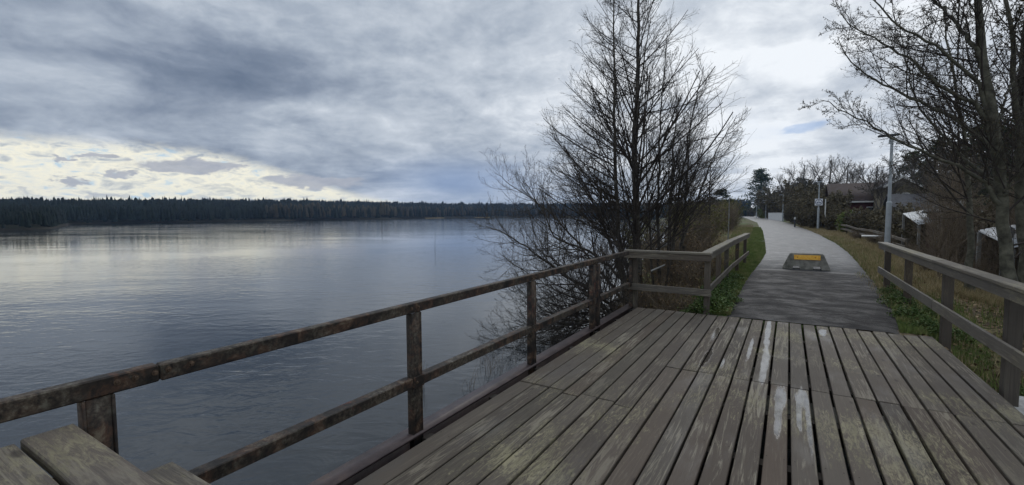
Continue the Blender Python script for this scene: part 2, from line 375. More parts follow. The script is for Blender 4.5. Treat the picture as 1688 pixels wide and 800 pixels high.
import bmesh
def bar(name, p0, p1, w, t, mat, parent=None, bevel=.004, roll_ref=(0, 0, 1), wear=0.0, seg=1):
    """a bevelled bar from p0 to p1 (axis = local Y), w across, t deep along roll_ref"""
    p0 = Vector(p0); p1 = Vector(p1); L_ = (p1 - p0).length
    bm = bmesh.new(); bmesh.ops.create_cube(bm, size=1)
    bmesh.ops.scale(bm, vec=(w, L_, t), verts=bm.verts)
    if seg > 1:
        le = [e for e in bm.edges if abs((e.verts[0].co - e.verts[1].co).y) > L_ * .9]
        bmesh.ops.subdivide_edges(bm, edges=le, cuts=seg - 1)
    if wear:
        for v in bm.verts:
            endk = 1.0 if abs(v.co.y) > L_ * .49 else .5
            v.co += Vector((random.uniform(-wear, wear) * endk, random.uniform(-wear, wear) * 2 if endk == 1 else 0, random.uniform(-wear, wear) * endk))
    if bevel: bmesh.ops.bevel(bm, geom=list(bm.edges), offset=bevel, segments=1, affect='EDGES', clamp_overlap=True)
    me = bpy.data.meshes.new(name); bm.to_mesh(me); bm.free()
    o = link(name, me, mat, parent)
    y = (p1 - p0).normalized(); zr = Vector(roll_ref); x = y.cross(zr).normalized(); z = x.cross(y)
    c_ = (p0 + p1) / 2
    o.matrix_basis = Matrix(((x[0], y[0], z[0], c_[0]), (x[1], y[1], z[1], c_[1]), (x[2], y[2], z[2], c_[2]), (0, 0, 0, 1)))
    return o
def cyl_geo(G_, p0, p1, r0, r1, k=10):
    P = np.array([[p0, p1]], float); V, Q = tubes(P, np.array([[r0, r1]]), k); G_.add(V, Q)
    # caps
    for ring, fl in ((V[:k], 1), (V[k:], 0)):
        c = ring.mean(0); T = [(k, (i + 1) % k, i) if fl else (k, i, (i + 1) % k) for i in range(k)]
        G_.add(np.vstack([ring, c]), None, T)
def tubes(P, R, k=3):
    N, n, _ = P.shape
    T = np.gradient(P, axis=1); T /= np.linalg.norm(T, axis=2, keepdims=True) + 1e-9
    tot = P[:, -1] - P[:, 0]; tot /= np.linalg.norm(tot, axis=1, keepdims=True) + 1e-9
    ax = np.eye(3)[np.argmin(np.abs(tot), axis=1)][:, None, :]
    U = np.cross(T, ax); U /= np.linalg.norm(U, axis=2, keepdims=True) + 1e-9; W = np.cross(T, U)
    an = np.arange(k) * 2 * np.pi / k
    ring = P[:, :, None, :] + R[:, :, None, None] * (np.cos(an)[None, None, :, None] * U[:, :, None, :] + np.sin(an)[None, None, :, None] * W[:, :, None, :])
    V = ring.reshape(-1, 3)
    base = (np.arange(N)[:, None, None] * n + np.arange(n - 1)[None, :, None]) * k
    j = np.arange(k)[None, None, :]; j2 = (j + 1) % k
    Q = np.stack([base + j, base + j2, base + k + j2, base + k + j], axis=-1).reshape(-1, 4)
    return V, Q

# ------------------------------------------------------------------ plants
def unit(v): return v / (np.linalg.norm(v, axis=-1, keepdims=True) + 1e-9)
def spawn(rng, P, R, cnt, t0, t1, ang, l0, l1, m, upb=.05, wob=.1, rf=.5, rmin=.003, rel=False, push=None):
    """children of the branches P: cnt each, from t0 to t1 along them, ang (mean, spread) degrees off, l0 at the foot .. l1 at the tip"""
    N, n, _ = P.shape; M = N * cnt; pi = np.repeat(np.arange(N), cnt)
    base = (np.tile(np.arange(cnt), N) + rng.random(M)) / cnt
    t = t0 + (t1 - t0) * base; f = t * (n - 1.0001); i = f.astype(int); w_ = (f - i)[:, None]
    pos = P[pi, i] * (1 - w_) + P[pi, i + 1] * w_; tan = unit(P[pi, i + 1] - P[pi, i]); rp = R[pi, i] * (1 - w_[:, 0]) + R[pi, i + 1] * w_[:, 0]
    rd = rng.normal(size=(M, 3))
    if push is not None: rd = rd + np.array(push)
    perp = unit(rd - (rd * tan).sum(1, keepdims=True) * tan)
    a = np.radians(ang[0] + ang[1] * rng.normal(size=M))[:, None]
    dr = np.cos(a) * tan + np.sin(a) * perp
    L_ = (l0 + (l1 - l0) * (t - t0) / max(t1 - t0, 1e-6)) * rng.uniform(.6, 1.2, M)
    if rel: L_ = L_ * np.linalg.norm(P[pi, -1] - P[pi, 0], axis=1)
    out = np.empty((M, m, 3)); out[:, 0] = pos
    for s_ in range(1, m):
        dr = unit(dr + np.array([0, 0, upb]) + rng.normal(size=(M, 3)) * wob)
        out[:, s_] = out[:, s_ - 1] + dr * (L_ / (m - 1))[:, None]
    r0 = np.maximum(np.minimum(rp * rf, L_ * .0085 + rmin * .5), rmin)
    Rr = r0[:, None] * np.linspace(1, .35, m)[None, :]; Rr = np.maximum(Rr, rmin * .6)
    return out, Rr
def smooth_path(pts, n):
    pts = np.array(pts, float); s_ = np.concatenate([[0], np.cumsum(np.linalg.norm(np.diff(pts, axis=0), axis=1))])
    u = np.linspace(0, s_[-1], n); o = np.empty((n, 3))
    tg = np.gradient(pts, s_, axis=0)
    for i_, x in enumerate(u):
        k_ = min(np.searchsorted(s_, x, side='right') - 1, len(s_) - 2); h = s_[k_ + 1] - s_[k_]; t = (x - s_[k_]) / h
        o[i_] = (2 * t**3 - 3 * t**2 + 1) * pts[k_] + (t**3 - 2 * t**2 + t) * h * tg[k_] + (-2 * t**3 + 3 * t**2) * pts[k_ + 1] + (t**3 - t**2) * h * tg[k_ + 1]
    return o
def stems(paths, n=22, seed=0, jit=.012):
    rng = np.random.default_rng(seed); P = []; R = []
    for pts, r0, r1 in paths:
        q = smooth_path(pts, n); q[1:-1] += rng.normal(size=(n - 2, 3)) * jit; P.append(q)
        t = np.linspace(0, 1, n); R.append(r0 + (r1 - r0) * t**.8 + r0 * .35 * np.exp(-t * 22))
    return np.array(P), np.array(R)
def spindles(G_, pts, dirs, L_, r):
    n = len(pts); dirs = unit(dirs); a = unit(np.cross(dirs, np.array([.3, .5, .8]))); b = np.cross(dirs, a)
    an = np.arange(3) * 2 * np.pi / 3
    mid = (pts + dirs * L_ * .5)[:, None, :] + r * (np.cos(an)[None, :, None] * a[:, None, :] + np.sin(an)[None, :, None] * b[:, None, :])
    V = np.concatenate([pts[:, None, :], mid, (pts + dirs * L_)[:, None, :]], axis=1)
    t = np.array([(0, 2, 1), (0, 3, 2), (0, 1, 3), (4, 1, 2), (4, 2, 3), (4, 3, 1)])
    G_.add(V.reshape(-1, 3), None, (np.arange(n)[:, None, None] * 5 + t[None]).reshape(-1, 3))
def leaves(G_, c, size, rng, flat=.0, long=1.5):
    n = len(c); a = unit(rng.normal(size=(n, 3)) * [1, 1, 1 - flat]); b = unit(np.cross(a, rng.normal(size=(n, 3)) + [0, 0, flat * 3]))
    s_ = size * rng.uniform(.6, 1.3, n)[:, None]; nn = np.cross(a, b)
    V = np.stack([c, c + (a * .5 * long + b * .5) * s_, c + (a * long) * s_ + nn * s_ * .15, c + (a * .5 * long - b * .5) * s_], axis=1)
    G_.add(V.reshape(-1, 3), np.arange(n * 4).reshape(-1, 4))

def bare_tree(name, label, cat, loc, paths, seed, prim, sec, ter, bark='bark_dark', twig='twig_dark', limbs=None, fine=None, buds=0, group=None, rmin=.0022, push=None, n=22, ksides=8, bud_size=(.03, .007)):
    """paths in place coordinates; prim = dict(cnt,t0,t1,ang,l0,l1,up) ; sec, ter same with relative lengths"""
    rng = np.random.default_rng(seed); loc = np.array(loc, float)
    t = thing(name, label, cat, tuple(loc), group)
    P, R = stems([([np.array(p) - loc for p in pts], a, b) for pts, a, b in paths], n, seed)
    gt = Geo(); V, Q = tubes(P, R, ksides); gt.add(V, Q); allP = [(P, R)]
    if limbs:
        Pl, Rl = stems([([np.array(p) - loc for p in pts], a, b) for pts, a, b in limbs], n, seed + 1, .015)
        V, Q = tubes(Pl, Rl, 6); gt.add(V, Q)
    gt.build('trunk', bark, t, True)
    gc = Geo(); tips = []
    A1, B1 = spawn(rng, P, R, prim['cnt'], prim['t0'], prim['t1'], prim['ang'], prim['l0'], prim['l1'], 9, prim.get('up', .05), prim.get('wob', .07), .45, rmin * 2, push=push)
    if limbs:
        nl = len(limbs); A0, B0 = spawn(rng, Pl, Rl, prim.get('lc', 14), .1, .98, prim.get('lang', (45, 14)), prim.get('ll0', 1.0), prim.get('ll1', .4), 9, prim.get('lup', .05), .07, .5, rmin * 1.6)
        A1 = np.concatenate([A1, A0]); B1 = np.concatenate([B1, B0])
    V, Q = tubes(A1, B1, 4); gc.add(V, Q)
    A2, B2 = spawn(rng, A1, B1, sec['cnt'], sec.get('t0', .12), .97, sec['ang'], sec['l0'], sec['l1'], 6, sec.get('up', .05), .10, .6, rmin * 1.25, rel=True)
    V, Q = tubes(A2, B2, 3); gc.add(V, Q)
    last = (A2, B2)
    if ter:
        A3, B3 = spawn(rng, A2, B2, ter['cnt'], .1, .97, ter['ang'], ter['l0'], ter['l1'], 4, ter.get('up', .05), .14, .7, rmin, rel=True)
        V, Q = tubes(A3, B3, 3); gc.add(V, Q); last = (A3, B3)
    gc.build('crown', twig, t, False)
    if buds:
        gb = Geo(); Pq = last[0]; idx = rng.integers(0, len(Pq), buds); st = rng.integers(0, Pq.shape[1], buds)
        pt = Pq[idx, st]; dr = rng.normal(size=(buds, 3)) * .6 + [0, 0, -.3 if bud_size[0] > .035 else .2]
        spindles(gb, pt, dr, bud_size[0], bud_size[1]); gb.build('catkins' if bud_size[0] > .035 else 'buds', 'bud_brown', t)
    return t
def copy_tree(o, loc=None, rz=0., s_=1., label=None, group=None):
    c = o.copy(); col.objects.link(c)
    if loc is not None: c.location = loc
    c.rotation_euler = (0, 0, rz); c.scale = (s_, s_, s_)
    if label: c['label'] = label
    if group: c['group'] = group
    for ch in list(o.children):
        k_ = ch.copy(); col.objects.link(k_); k_.parent = c
        for gc in list(ch.children):
            q_ = gc.copy(); col.objects.link(q_); q_.parent = k_
    return c

# ------------------------------------------------------------------ the ground, lake and path
WATER = -1.2
shore = np.array([(13, 4.4), (4.2, 5.2), (2.6, 5.9), (1.6, 7.0), (-2.5, 7.2), (-3.3, 8.7), (-3.9, 10.4), (-5.0, 14), (-6.6, 20), (-9, 34), (-14, 67), (-25, 120), (-52, 200), (-95, 300), (-160, 400), (-223, 440),
                  (-262, 380), (-277, 304), (-262, 200), (-243, 99), (-248, 62), (-190, 46), (-149, 34), (-146, 24), (-150, 0), (-160, -60), (-120, -160), (-40, -200), (20, -150), (16, -30), (13, -6)], float)
def seg_dist(X, Y, poly, closed=True):
    D = np.full(X.shape, 1e9); n = len(poly)
    for i in range(n if closed else n - 1):
        a = poly[i]; b = poly[(i + 1) % n]; ab = b - a; L2 = (ab**2).sum()
        t = np.clip(((X - a[0]) * ab[0] + (Y - a[1]) * ab[1]) / L2, 0, 1)
        D = np.minimum(D, np.hypot(X - a[0] - t * ab[0], Y - a[1] - t * ab[1]))
    return D
def inside(X, Y, poly):
    r = np.zeros(X.shape, bool); n = len(poly)
    for i in range(n):
        x0, y0 = poly[i]; x1, y1 = poly[(i + 1) % n]
        c = ((y0 > Y) != (y1 > Y)) & (X < (x1 - x0) * (Y - y0) / (y1 - y0 + 1e-12) + x0); r ^= c
    return r
pL = [(-.88, 7.86), (-.93, 9.5), (-.94, 12.67), (-.86, 17.5), (-.86, 21.1), (-1.18, 28.5), (-2.07, 47.), (-4.6, 90.), (-12, 170.), (-28.2, 332.)]
pR = [(1.42, 7.86), (1.62, 9.8), (1.84, 13.5), (2.07, 18.8), (2.22, 23), (2.29, 30), (1.96, 46.), (.3, 84), (-5.3, 168.), (-20, 330.)]
def edge_x(tab, y):
    t = np.array(tab); return np.interp(y, t[:, 1], t[:, 0])
def sm(x, a, b):
    t = np.clip((x - a) / (b - a), 0, 1); return t * t * (3 - 2 * t)
hrng = np.random.default_rng(3)
KX = hrng.normal(size=(14, 2)) * np.array([1.6, 1.6]); KP = hrng.uniform(0, 6.28, 14)
def rough_h(X, Y):
    s_ = 0
    for k_, p_ in zip(KX, KP): s_ = s_ + np.sin(X * k_[0] + Y * k_[1] + p_)
    return s_ / 14
def height(X, Y):
    X = np.asarray(X, float); Y = np.asarray(Y, float)
    d_ = seg_dist(X, Y, shore); d_ = np.where(inside(X, Y, shore), -d_, d_)
    land = WATER - .12 + (1.32 - .10) * sm(d_, -.2, 2.6) + .10 * sm(d_, 2, 6)
    h = np.where(d_ < -.2, WATER - .12 - 1.6 * sm(-d_, 0, 8), land)
    # hills beyond the lake and to the right
    h += np.where(d_ > 0, 9.0 * sm(d_, 8, 150) * sm(-X, 90, 200) * sm(np.hypot(X, Y), 170, 330) * (.42 + .66 * sm(Y / (np.abs(X) + 1), .15, .7)), 0)
    h += 15 * sm(X - .12 * Y, 24, 75) * sm(Y, -20, 30) + 8 * sm(Y, 260, 500) * sm(X, -120, 0)
    # gentle fall to the right of the verge
    xr = edge_x(pR, Y); h -= .45 * sm(X - xr, .5, 3.2) * sm(Y, 60, 20) * (Y > 7) * (d_ > 0)
    h += rough_h(X, Y) * .10 * sm(np.minimum(np.abs(X - edge_x(pL, Y)), np.abs(X - xr)), .1, 2) * (d_ > .3)
    on = (X > edge_x(pL, Y) - .5) & (X < xr + .5) & (Y > 7.6)
    off = np.maximum(edge_x(pL, Y) - X, X - xr)
    k_ = sm(off, .1, 1.1) ; k_ = np.where((Y > 7.6), k_, 1)
    h = np.where(Y > 7.6, h * k_ + (-.03) * (1 - k_), h)
    return h
def axis(lo, hi, near0, near1, step, grow=1.09):
    a = list(np.arange(near0, near1, step)); s_ = step; x = near1
    while x < hi: a.append(x); s_ *= grow; x += s_
    s_ = step; x = near0 - step
    b = []
    while x > lo: b.append(x); s_ *= grow; x -= s_
    return np.array(b[::-1] + a)
gx_, gy_ = axis(-900, 700, -6.5, 7, .2, 1.065), axis(-600, 1100, 4, 20, .22, 1.055)
GX, GY = np.meshgrid(gx_, gy_); GZ = height(GX, GY)
nx, ny = len(gx_), len(gy_); ii = (np.arange(ny - 1)[:, None] * nx + np.arange(nx - 1)[None, :])
ground = link('ground', mesh_np('ground', np.stack([GX, GY, GZ], -1), np.stack([ii, ii + 1, ii + nx + 1, ii + nx], -1).reshape(-1, 4), None, True), 'ground_soil')
tag(ground, kind='structure')
water = link('lake_water', mesh_np('lake_water', [(-420, -260, WATER), (60, -260, WATER), (60, 520, WATER), (-420, 520, WATER)], [(0, 1, 2, 3)]), 'lake_water')
tag(water, kind='structure')
ys = np.concatenate([np.arange(7.80, 30, .35), np.geomspace(30, 330, 60)])
V = []; NC = 12
for i, y in enumerate(ys):
    a, b_ = edge_x(pL, y), edge_x(pR, y)
    a += (math.sin(y * 3.1) + math.sin(y * 7.7 + 1)) * .025 * (y > 8); b_ += (math.sin(y * 2.7 + 2) + math.sin(y * 6.1)) * .03 * (y > 8)
    for j in range(NC + 1):
        t = j / NC; V.append((a + (b_ - a) * t, y, .02 + .02 * math.sin(math.pi * t) * min(1, (y - 7.8) / 3) - .022 * max(0, 1 - (y - 7.8) / 1.2) - (.05 if j in (0, NC) else 0)))
Q = [(i * (NC + 1) + j, i * (NC + 1) + j + 1, (i + 1) * (NC + 1) + j + 1, (i + 1) * (NC + 1) + j) for i in range(len(ys) - 1) for j in range(NC)]
tag(link('path', mesh_np('path', V, Q, None, True), 'asphalt'), kind='structure')

# ------------------------------------------------------------------ the deck
deck = thing('timber_deck', 'weathered grey plank deck over the water with wet patches and lichen', 'deck')
DX0, DX1, NP = -2.20, 1.66, 24
pitch = (DX1 - DX0) / NP
rp = random.Random(4)
for i in range(NP):
    x = DX0 + (i + .5) * pitch
    jy = 3.72 if x < -1.22 else 4.87
    if i in (3, 6): jy = 3.66
    yend = 7.76 + rp.uniform(-.015, .015) + (.06 if x > 1.45 else 0) - (.0 if x > -2 else .02)
    for a, b_ in ((-2.2, jy - .004), (jy + .004, yend)):
        wv = pitch - (rp.uniform(.012, .018) if x < -.6 else rp.uniform(.017, .026))
        if i < 2: wv = pitch - .008
        z = rp.uniform(-.004, .004)
        o = bar('plank', (x + rp.uniform(-.003, .003), a, z - .024), (x + rp.uniform(-.003, .003), b_, z - .024), wv, .046, 'deck_wood' if x > -1.3 else 'deck_wood_mossy', deck, bevel=.005, wear=.0015, seg=5)
for k_ in range(12):                                     # joists across, their ends show in the gap by the beam
    y = -1.9 + k_ * .88
    bar('joist', (-2.30, y, -.125), (1.60, y, -.125), .09, .15, 'dark_timber', deck, bevel=0)
for x, nm in ((-.6, 'bearer'), (1.2, 'bearer')): bar(nm, (x, -2.2, -.33), (x, 7.6, -.33), .14, .24, 'dark_timber', deck, bevel=0)
gs = Geo()
for i in range(NP):
    for k_ in range(12):
        for s_ in (-.045, .045):
            x = DX0 + (i + .5) * pitch + s_ + rp.uniform(-.006, .006); y = -1.9 + k_ * .88 + rp.uniform(-.015, .015)
            an = np.arange(6) * np.pi / 3; r = .0048
            gs.add(np.stack([x + r * np.cos(an), y + r * np.sin(an), np.full(6, .0066)], 1), None, [(0, 1, 2), (0, 2, 3), (0, 3, 4), (0, 4, 5)])
tag(gs.build('screw_heads', 'dark_timber', deck), kind='stuff')
# outer steel beam with flange
gb = Geo(); gb.box((-2.455, -2.3, -.035), (-2.315, 8.05, -.015)).box((-2.40, -2.3, -.36), (-2.375, 8.05, -.0352)).box((-2.455, -2.3, -.38), (-2.315, 8.05, -.3602))
gb.build('edge_beam', 'beam_steel', deck)
ga = Geo(); ga.box((-2.45, 7.3, -2.3), (1.66, 7.84, -.56)).box((-2.45, 7.80, -.5595), (1.66, 7.86, -.06)); ga.build('abutment', 'concrete', deck)
for x in (-2.1, 0, 1.3):
    for y in (3.2, -1.):
        gp = Geo(); cyl_geo(gp, (x, y, -3.), (x, y, -.47), .11, .11, 10); gp.build('pile', 'dark_timber', deck, True)
tag(bar('concrete_edge_slab', (2.0, 3.6, -.24), (2.0, 6.25, -.24), .55, .14, 'pale_concrete', bevel=.012, wear=.004, seg=4), 'pale grey concrete edge slab lying low beside the deck at the right', 'slab')

# ------------------------------------------------------------------ rusty steel railing over the lake
RX = -2.36
rail = thing('steel_railing', 'rusty steel railing with flaking paint along the lake side of the deck', 'railing', (RX, 3, 0))
def lb(name, p0, p1, w_, t_, mat, **k): 
    o = bar(name, np.array(p0) - [RX, 3, 0], np.array(p1) - [RX, 3, 0], w_, t_, mat, rail, **k); return o
lb('top_rail', (RX, -2.2, .937), (RX, .845, .937), .060, .075, 'rusty_paint', bevel=.006, wear=.001, seg=6)
lb('top_rail', (RX, .853, .935), (RX, 7.72, .948), .058, .073, 'rusty_paint', bevel=.006, wear=.001, seg=8)
py_ = [-1.15, .64, 2.45, 4.26, 6.05, 6.25, 7.93]
posts = []
for i, y in enumerate(py_):
    gq = Geo(); wy = .052 if i < 5 else .046
    if i == 5: wy = .045
    # channel: web facing the deck, two lips
    gq.box((-.030, -wy, -.36), (.030, -wy + .012, .898)).box((-.030, wy - .012, -.36), (.030, wy, .898)).box((.014, -wy + .012, -.36), (.026, wy - .012, .898))
    o = gq.build('post', 'rusty_paint', rail); o.location = (0, y - 3, 0); posts.append(o)
    bv = o.modifiers.new('bevel', 'BEVEL'); bv.width = .003; bv.segments = 1
for y0, y1 in zip(py_[:-1], py_[1:]):
    if y1 - y0 < .5: continue
    lb('lower_rail', (RX - .002, y0 + .0535, .378), (RX - .002, y1 - .0535, .382), .078, .072, 'rusty_paint', bevel=.005, wear=.001, seg=4)
for y in py_[:5]:
    lb('joint_plate', (RX + .037, y - .058, .38), (RX + .037, y + .058, .38), .008, .085, 'rusty_paint', bevel=.002)
def bolt(parent, c, r=.012, ax=(1, 0, 0), mat='bolt_metal', nm='bolt'):
    gq = Geo(); c = np.array(c, float); ax = np.array(ax, float); cyl_geo(gq, c, c + ax * .003, r * 1.3, r * 1.3, 10); cyl_geo(gq, c + ax * .003, c + ax * .010, r * .85, r * .7, 6)
    return gq.build(nm, mat, parent)
for y in (.70, .76, .83, .88, .97, 2.40, 2.47, 4.22, 4.30, 6.02, 6.1): bolt(rail, (.0305, y - 3, .937 + (0.006 if y < 1 else 0)), .010)
for y in py_[1:5]: bolt(rail, (.0415, y - 3.02, .38), .009)

# ------------------------------------------------------------------ wooden railings
def wood_rail(nm, label, runs, posts_, zt, zl, side=1, gap=0.0, lower_t=.11):
    t = thing(nm, label, 'railing', (posts_[0][0], posts_[0][1], 0)); o0 = np.array([posts_[0][0], posts_[0][1], 0])
    for (x, y, zb, ztop, wd) in posts_:
        bar('post', np.array([x, y, zb]) - o0, np.array([x, y, ztop]) - o0, wd, wd, 'post_wood', t, bevel=.006, roll_ref=(0, 1, 0), wear=.002, seg=3)
    for run in runs:
        for (a, b_) in zip(run[:-1], run[1:]):
            a = np.array(a, float); b_ = np.array(b_, float); dr = unit(b_ - a); nrm = np.array([dr[1], -dr[0], 0]) * side
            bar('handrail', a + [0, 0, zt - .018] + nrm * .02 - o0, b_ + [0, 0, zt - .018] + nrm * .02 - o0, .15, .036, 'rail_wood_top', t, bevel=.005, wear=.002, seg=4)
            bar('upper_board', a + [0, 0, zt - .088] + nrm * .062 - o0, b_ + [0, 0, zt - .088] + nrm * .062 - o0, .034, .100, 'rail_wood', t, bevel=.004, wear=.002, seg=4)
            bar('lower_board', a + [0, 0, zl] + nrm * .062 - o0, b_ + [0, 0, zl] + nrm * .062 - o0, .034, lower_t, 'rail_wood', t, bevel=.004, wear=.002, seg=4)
    return t
X0 = -1.10
wood_rail('wooden_railing', 'short weathered wooden railing closing the far left end of the deck', [[(-2.46, 7.90, 0), (-1.02, 7.84, 0)]],
          [(-2.30, 7.95, -.7, .93, .09), (-1.10, 7.90, -.3, .93, .09)], .99, .345, side=1)
wood_rail('wooden_railing', 'bent wooden railing running along the left edge of the asphalt path', [[(X0 - .07, 7.80, 0), (X0 - .10, 12.0, 0)], [(X0 - .10, 12.02, 0), (X0 - .04, 16.6, 0)]],
          [(X0 - .10, 10.1, -.3, .925, .09), (X0 - .12, 11.7, -.3, .925, .09), (X0 - .10, 14.1, -.3, .925, .09), (X0 - .08, 16.5, -.3, .925, .09)], .975, .335, side=1)
wood_rail('wooden_railing', 'long weathered wooden railing on the right side of the deck', [[(1.72, 2.2, 0), (1.73, 7.93, 0)], [(1.73, 7.94, 0), (1.75, 12.35, 0)]],
          [(1.80, 3.85, -1.6, .945, .105), (1.80, 5.92, -1.6, .945, .105), (1.80, 7.94, -.8, .945, .10), (1.80, 10.19, -.5, .945, .10), (1.82, 12.26, -.4, .945, .10)], .995, .40, side=-1, lower_t=.13)

# ------------------------------------------------------------------ picnic table, only its end in view
tb = thing('picnic_table', 'lichen covered wooden picnic table standing end on to the railing', 'picnic table', (-1.5, .1, 0))
ty = lambda *p: np.array(p, float) - [-1.5, .1, 0]
for i in range(5):
    y = .565 - .075 - i * .158; e = -2.325 + (.0, .012, -.008, .01, 0)[i]
    bar('tabletop_plank', ty(e, y, .808 - .006 * (i == 1)), ty(-.62, y, .808), .142, .042, 'table_wood', tb, bevel=.005, wear=.003, seg=5, roll_ref=(0, 0, 1))
for y, e, dz_ in ((.795, -2.30, 0), (.645, -2.305, -.05)):
    bar('bench_plank', ty(e, y, .518 + dz_), ty(-.62, y, .518 + dz_), .142, .042, 'table_wood', tb, bevel=.005, wear=.003, seg=5)
for y in (-.75, -.60):
    bar('bench_plank', ty(-2.30, y, .518), ty(-.62, y, .518), .142, .042, 'table_wood', tb, bevel=.005, wear=.003, seg=5)
for x in (-2.0, -.95):
    bar('crossbar', ty(x, -.68, .475 - .07), ty(x, .86, .475 - .07), .045, .09, 'table_wood', tb)
    bar('crossbar', ty(x, -.2, .77 - .03), ty(x, .54, .77 - .03), .045, .07, 'table_wood', tb)
    bar('leg', ty(x + .046, -.55, .008), ty(x + .046, -.06, .75), .044, .09, 'table_wood', tb, roll_ref=(1, 0, 0)); bar('leg', ty(x + .046, .83, .008), ty(x + .046, .40, .75), .044, .09, 'table_wood', tb, roll_ref=(1, 0, 0))

# ------------------------------------------------------------------ concrete barrier with orange plate
bar_t = thing('concrete_barrier', 'grey concrete road barrier with orange plate standing on the path', 'barrier', (.46, 15.2, .04))
prof = [(-.56, 0), (-.565, .035), (-.40, .415), (-.37, .44), (.38, .44), (.41, .415), (.565, .035), (.56, 0), (.36, 0), (.345, .095), (.18, .095), (.165, 0), (-.145, 0), (-.16, .095), (-.305, .095), (-.32, 0)]
bm = bmesh.new()
def dep(z): return .24 - .13 * min(z, .44) / .44
fr = [bm.verts.new((x, -dep(z), z)) for x, z in prof]; bk = [bm.verts.new((x, dep(z), z)) for x, z in prof]
bm.faces.new(fr); bm.faces.new(bk[::-1])
for i in range(len(prof)): bm.faces.new((fr[i], bk[i], bk[(i + 1) % len(prof)], fr[(i + 1) % len(prof)]))
bmesh.ops.triangulate(bm, faces=[f for f in bm.faces if len(f.verts) > 4]); bmesh.ops.recalc_face_normals(bm, faces=bm.faces)
me = bpy.data.meshes.new('block'); bm.to_mesh(me); bm.free(); blk = link('block', me, 'concrete', bar_t)
bv = blk.modifiers.new('bevel', 'BEVEL'); bv.width = .01; bv.segments = 2; bv.limit_method = 'ANGLE'
pl = bar('reflector_plate', (-.29, -(dep(.33) + .009), .335), (.33, -(dep(.33) + .009), .335), .012, .135, 'plate_orange', bar_t, bevel=.003)
pm = pl.matrix_basis.copy()
pl.matrix_basis = Matrix.Translation(pm.translation) @ Matrix.Rotation(math.atan(.13 / .44) * -1, 4, 'X') @ pm.to_3x3().to_4x4()
# small red marks and screws on the plate: bolts at both thirds and worn lettering-like ticks
def on_plate(u, v, k_=.0165):                            # a point on the plate face: u along, v up
    return (u, -(dep(.335 + v)) - k_, .335 + v)
for u in (-.205, .21): bolt(bar_t, on_plate(u, .0, .014), .011, (0, -1, .25), 'mark_red', 'screw')
for u, wq, hq, v in ((-.25, .025, .045, .0), (-.115, .03, .02, -.03), (-.06, .022, .03, .0), (-.01, .02, .024, -.01), (.05, .026, .03, .005), (.1, .018, .02, -.02), (.25, .02, .02, .01)):
    gq = Geo(); a = on_plate(u, v - hq / 2); b_ = on_plate(u, v + hq / 2)
    gq.add([(u - wq / 2, a[1], a[2]), (u + wq / 2, a[1], a[2]), (u + wq / 2, b_[1], b_[2]), (u - wq / 2, b_[1], b_[2])], [(0, 1, 2, 3)]); gq.build('plate_mark', 'mark_red' if abs(u) > .2 else 'bud_brown', bar_t)

# ------------------------------------------------------------------ lamp posts, sign, far wall, stakes
def hz(x, y): return float(height(np.array([x]), np.array([y]))[0])
def lamp(px, py, ptop, label, head=.9, both=False, Y=None):
    b = on_z(px, py, 0.) if Y is None else np.array([at_y(px, py, Y)[0], Y, 0])
    dd = depth(b); top = at_y(px, ptop, b[1])[2]
    zb = hz(b[0], b[1]); t = thing('street_lamp', label, 'street lamp', (b[0], b[1], zb), 'lamp posts along the path'); hgt = top - zb
    gq = Geo(); cyl_geo(gq, (0, 0, -.2), (0, 0, hgt * .44), .105, .095, 12); cyl_geo(gq, (0, 0, hgt * .44), (0, 0, hgt * .455), .10, .062, 12); gq.build('lower_pole', 'lamp_grey', t, False)
    gq = Geo(); cyl_geo(gq, (0, 0, hgt * .455), (0, 0, hgt), .062, .05, 12); gq.build('upper_pole', 'lamp_grey', t, False)
    xs = -1
    o = bar('lamp_head', (-.55 * head - .05 , 0, hgt + .05), (.32 * head, 0, hgt + .07), .22, .09, 'lamp_dark' if px > 1400 else 'lamp_grey', t, bevel=.03)
    gq = Geo(); cyl_geo(gq, (-.08, 0, hgt - .28), (-.02, 0, hgt + .03), .035, .05, 8); gq.build('bracket', 'lamp_grey', t)
    return t
lamp(1463, 395, 226, 'tall grey street lamp with dark flat head behind the right railing', .75, Y=24.)
lamp(1348, 378, 301, 'grey street lamp carrying a small square white sign', .8)
lamp(1290, 365, 322, 'slim grey street lamp beside the pale garden wall', 1.3)
lamp(1262, 361.5, 331, 'thin distant street lamp to the left of the pale garden wall', 1.5)
lamp(1247, 360, 336, 'faintest and farthest street lamp at the bend of the path', 1.5)
b = on_z(1348, 378, 0.); sg = thing('path_sign', 'small square white sign with a dark round emblem on a lamp post', 'sign', (b[0], b[1] - .12, at_y(1347, 333.5, b[1])[2]))
o = bar('sign_panel', (-.33, 0, 0), (.33, 0, 0), .02, .66, 'sign_white', sg, bevel=.01)
gq = Geo(); an = np.linspace(0, 2 * np.pi, 25)
Vv = np.concatenate([np.stack([.30 * np.cos(an), np.full(25, -.013), .30 * np.sin(an)], 1), np.stack([.24 * np.cos(an), np.full(25, -.013), .24 * np.sin(an)], 1)])
gq.add(Vv, [(i, i + 1, 25 + i + 1, 25 + i) for i in range(24)])
for cx_, cz_, rr in ((-.09, -.06, .075), (.1, -.06, .075), (.0, .12, .05)):
    gq.add(np.stack([cx_ + rr * np.cos(an[:-1]), np.full(24, -.013), cz_ + rr * np.sin(an[:-1])], 1), None, [(0, i, i + 1) for i in range(1, 23)])
gq.build('emblem', 'sign_ink', sg)
gp = Geo(); cyl_geo(gp, (.55, 0, -2.2), (.55, 0, .3), .05, .05, 8); gp.build('side_post', 'white_paint', sg)

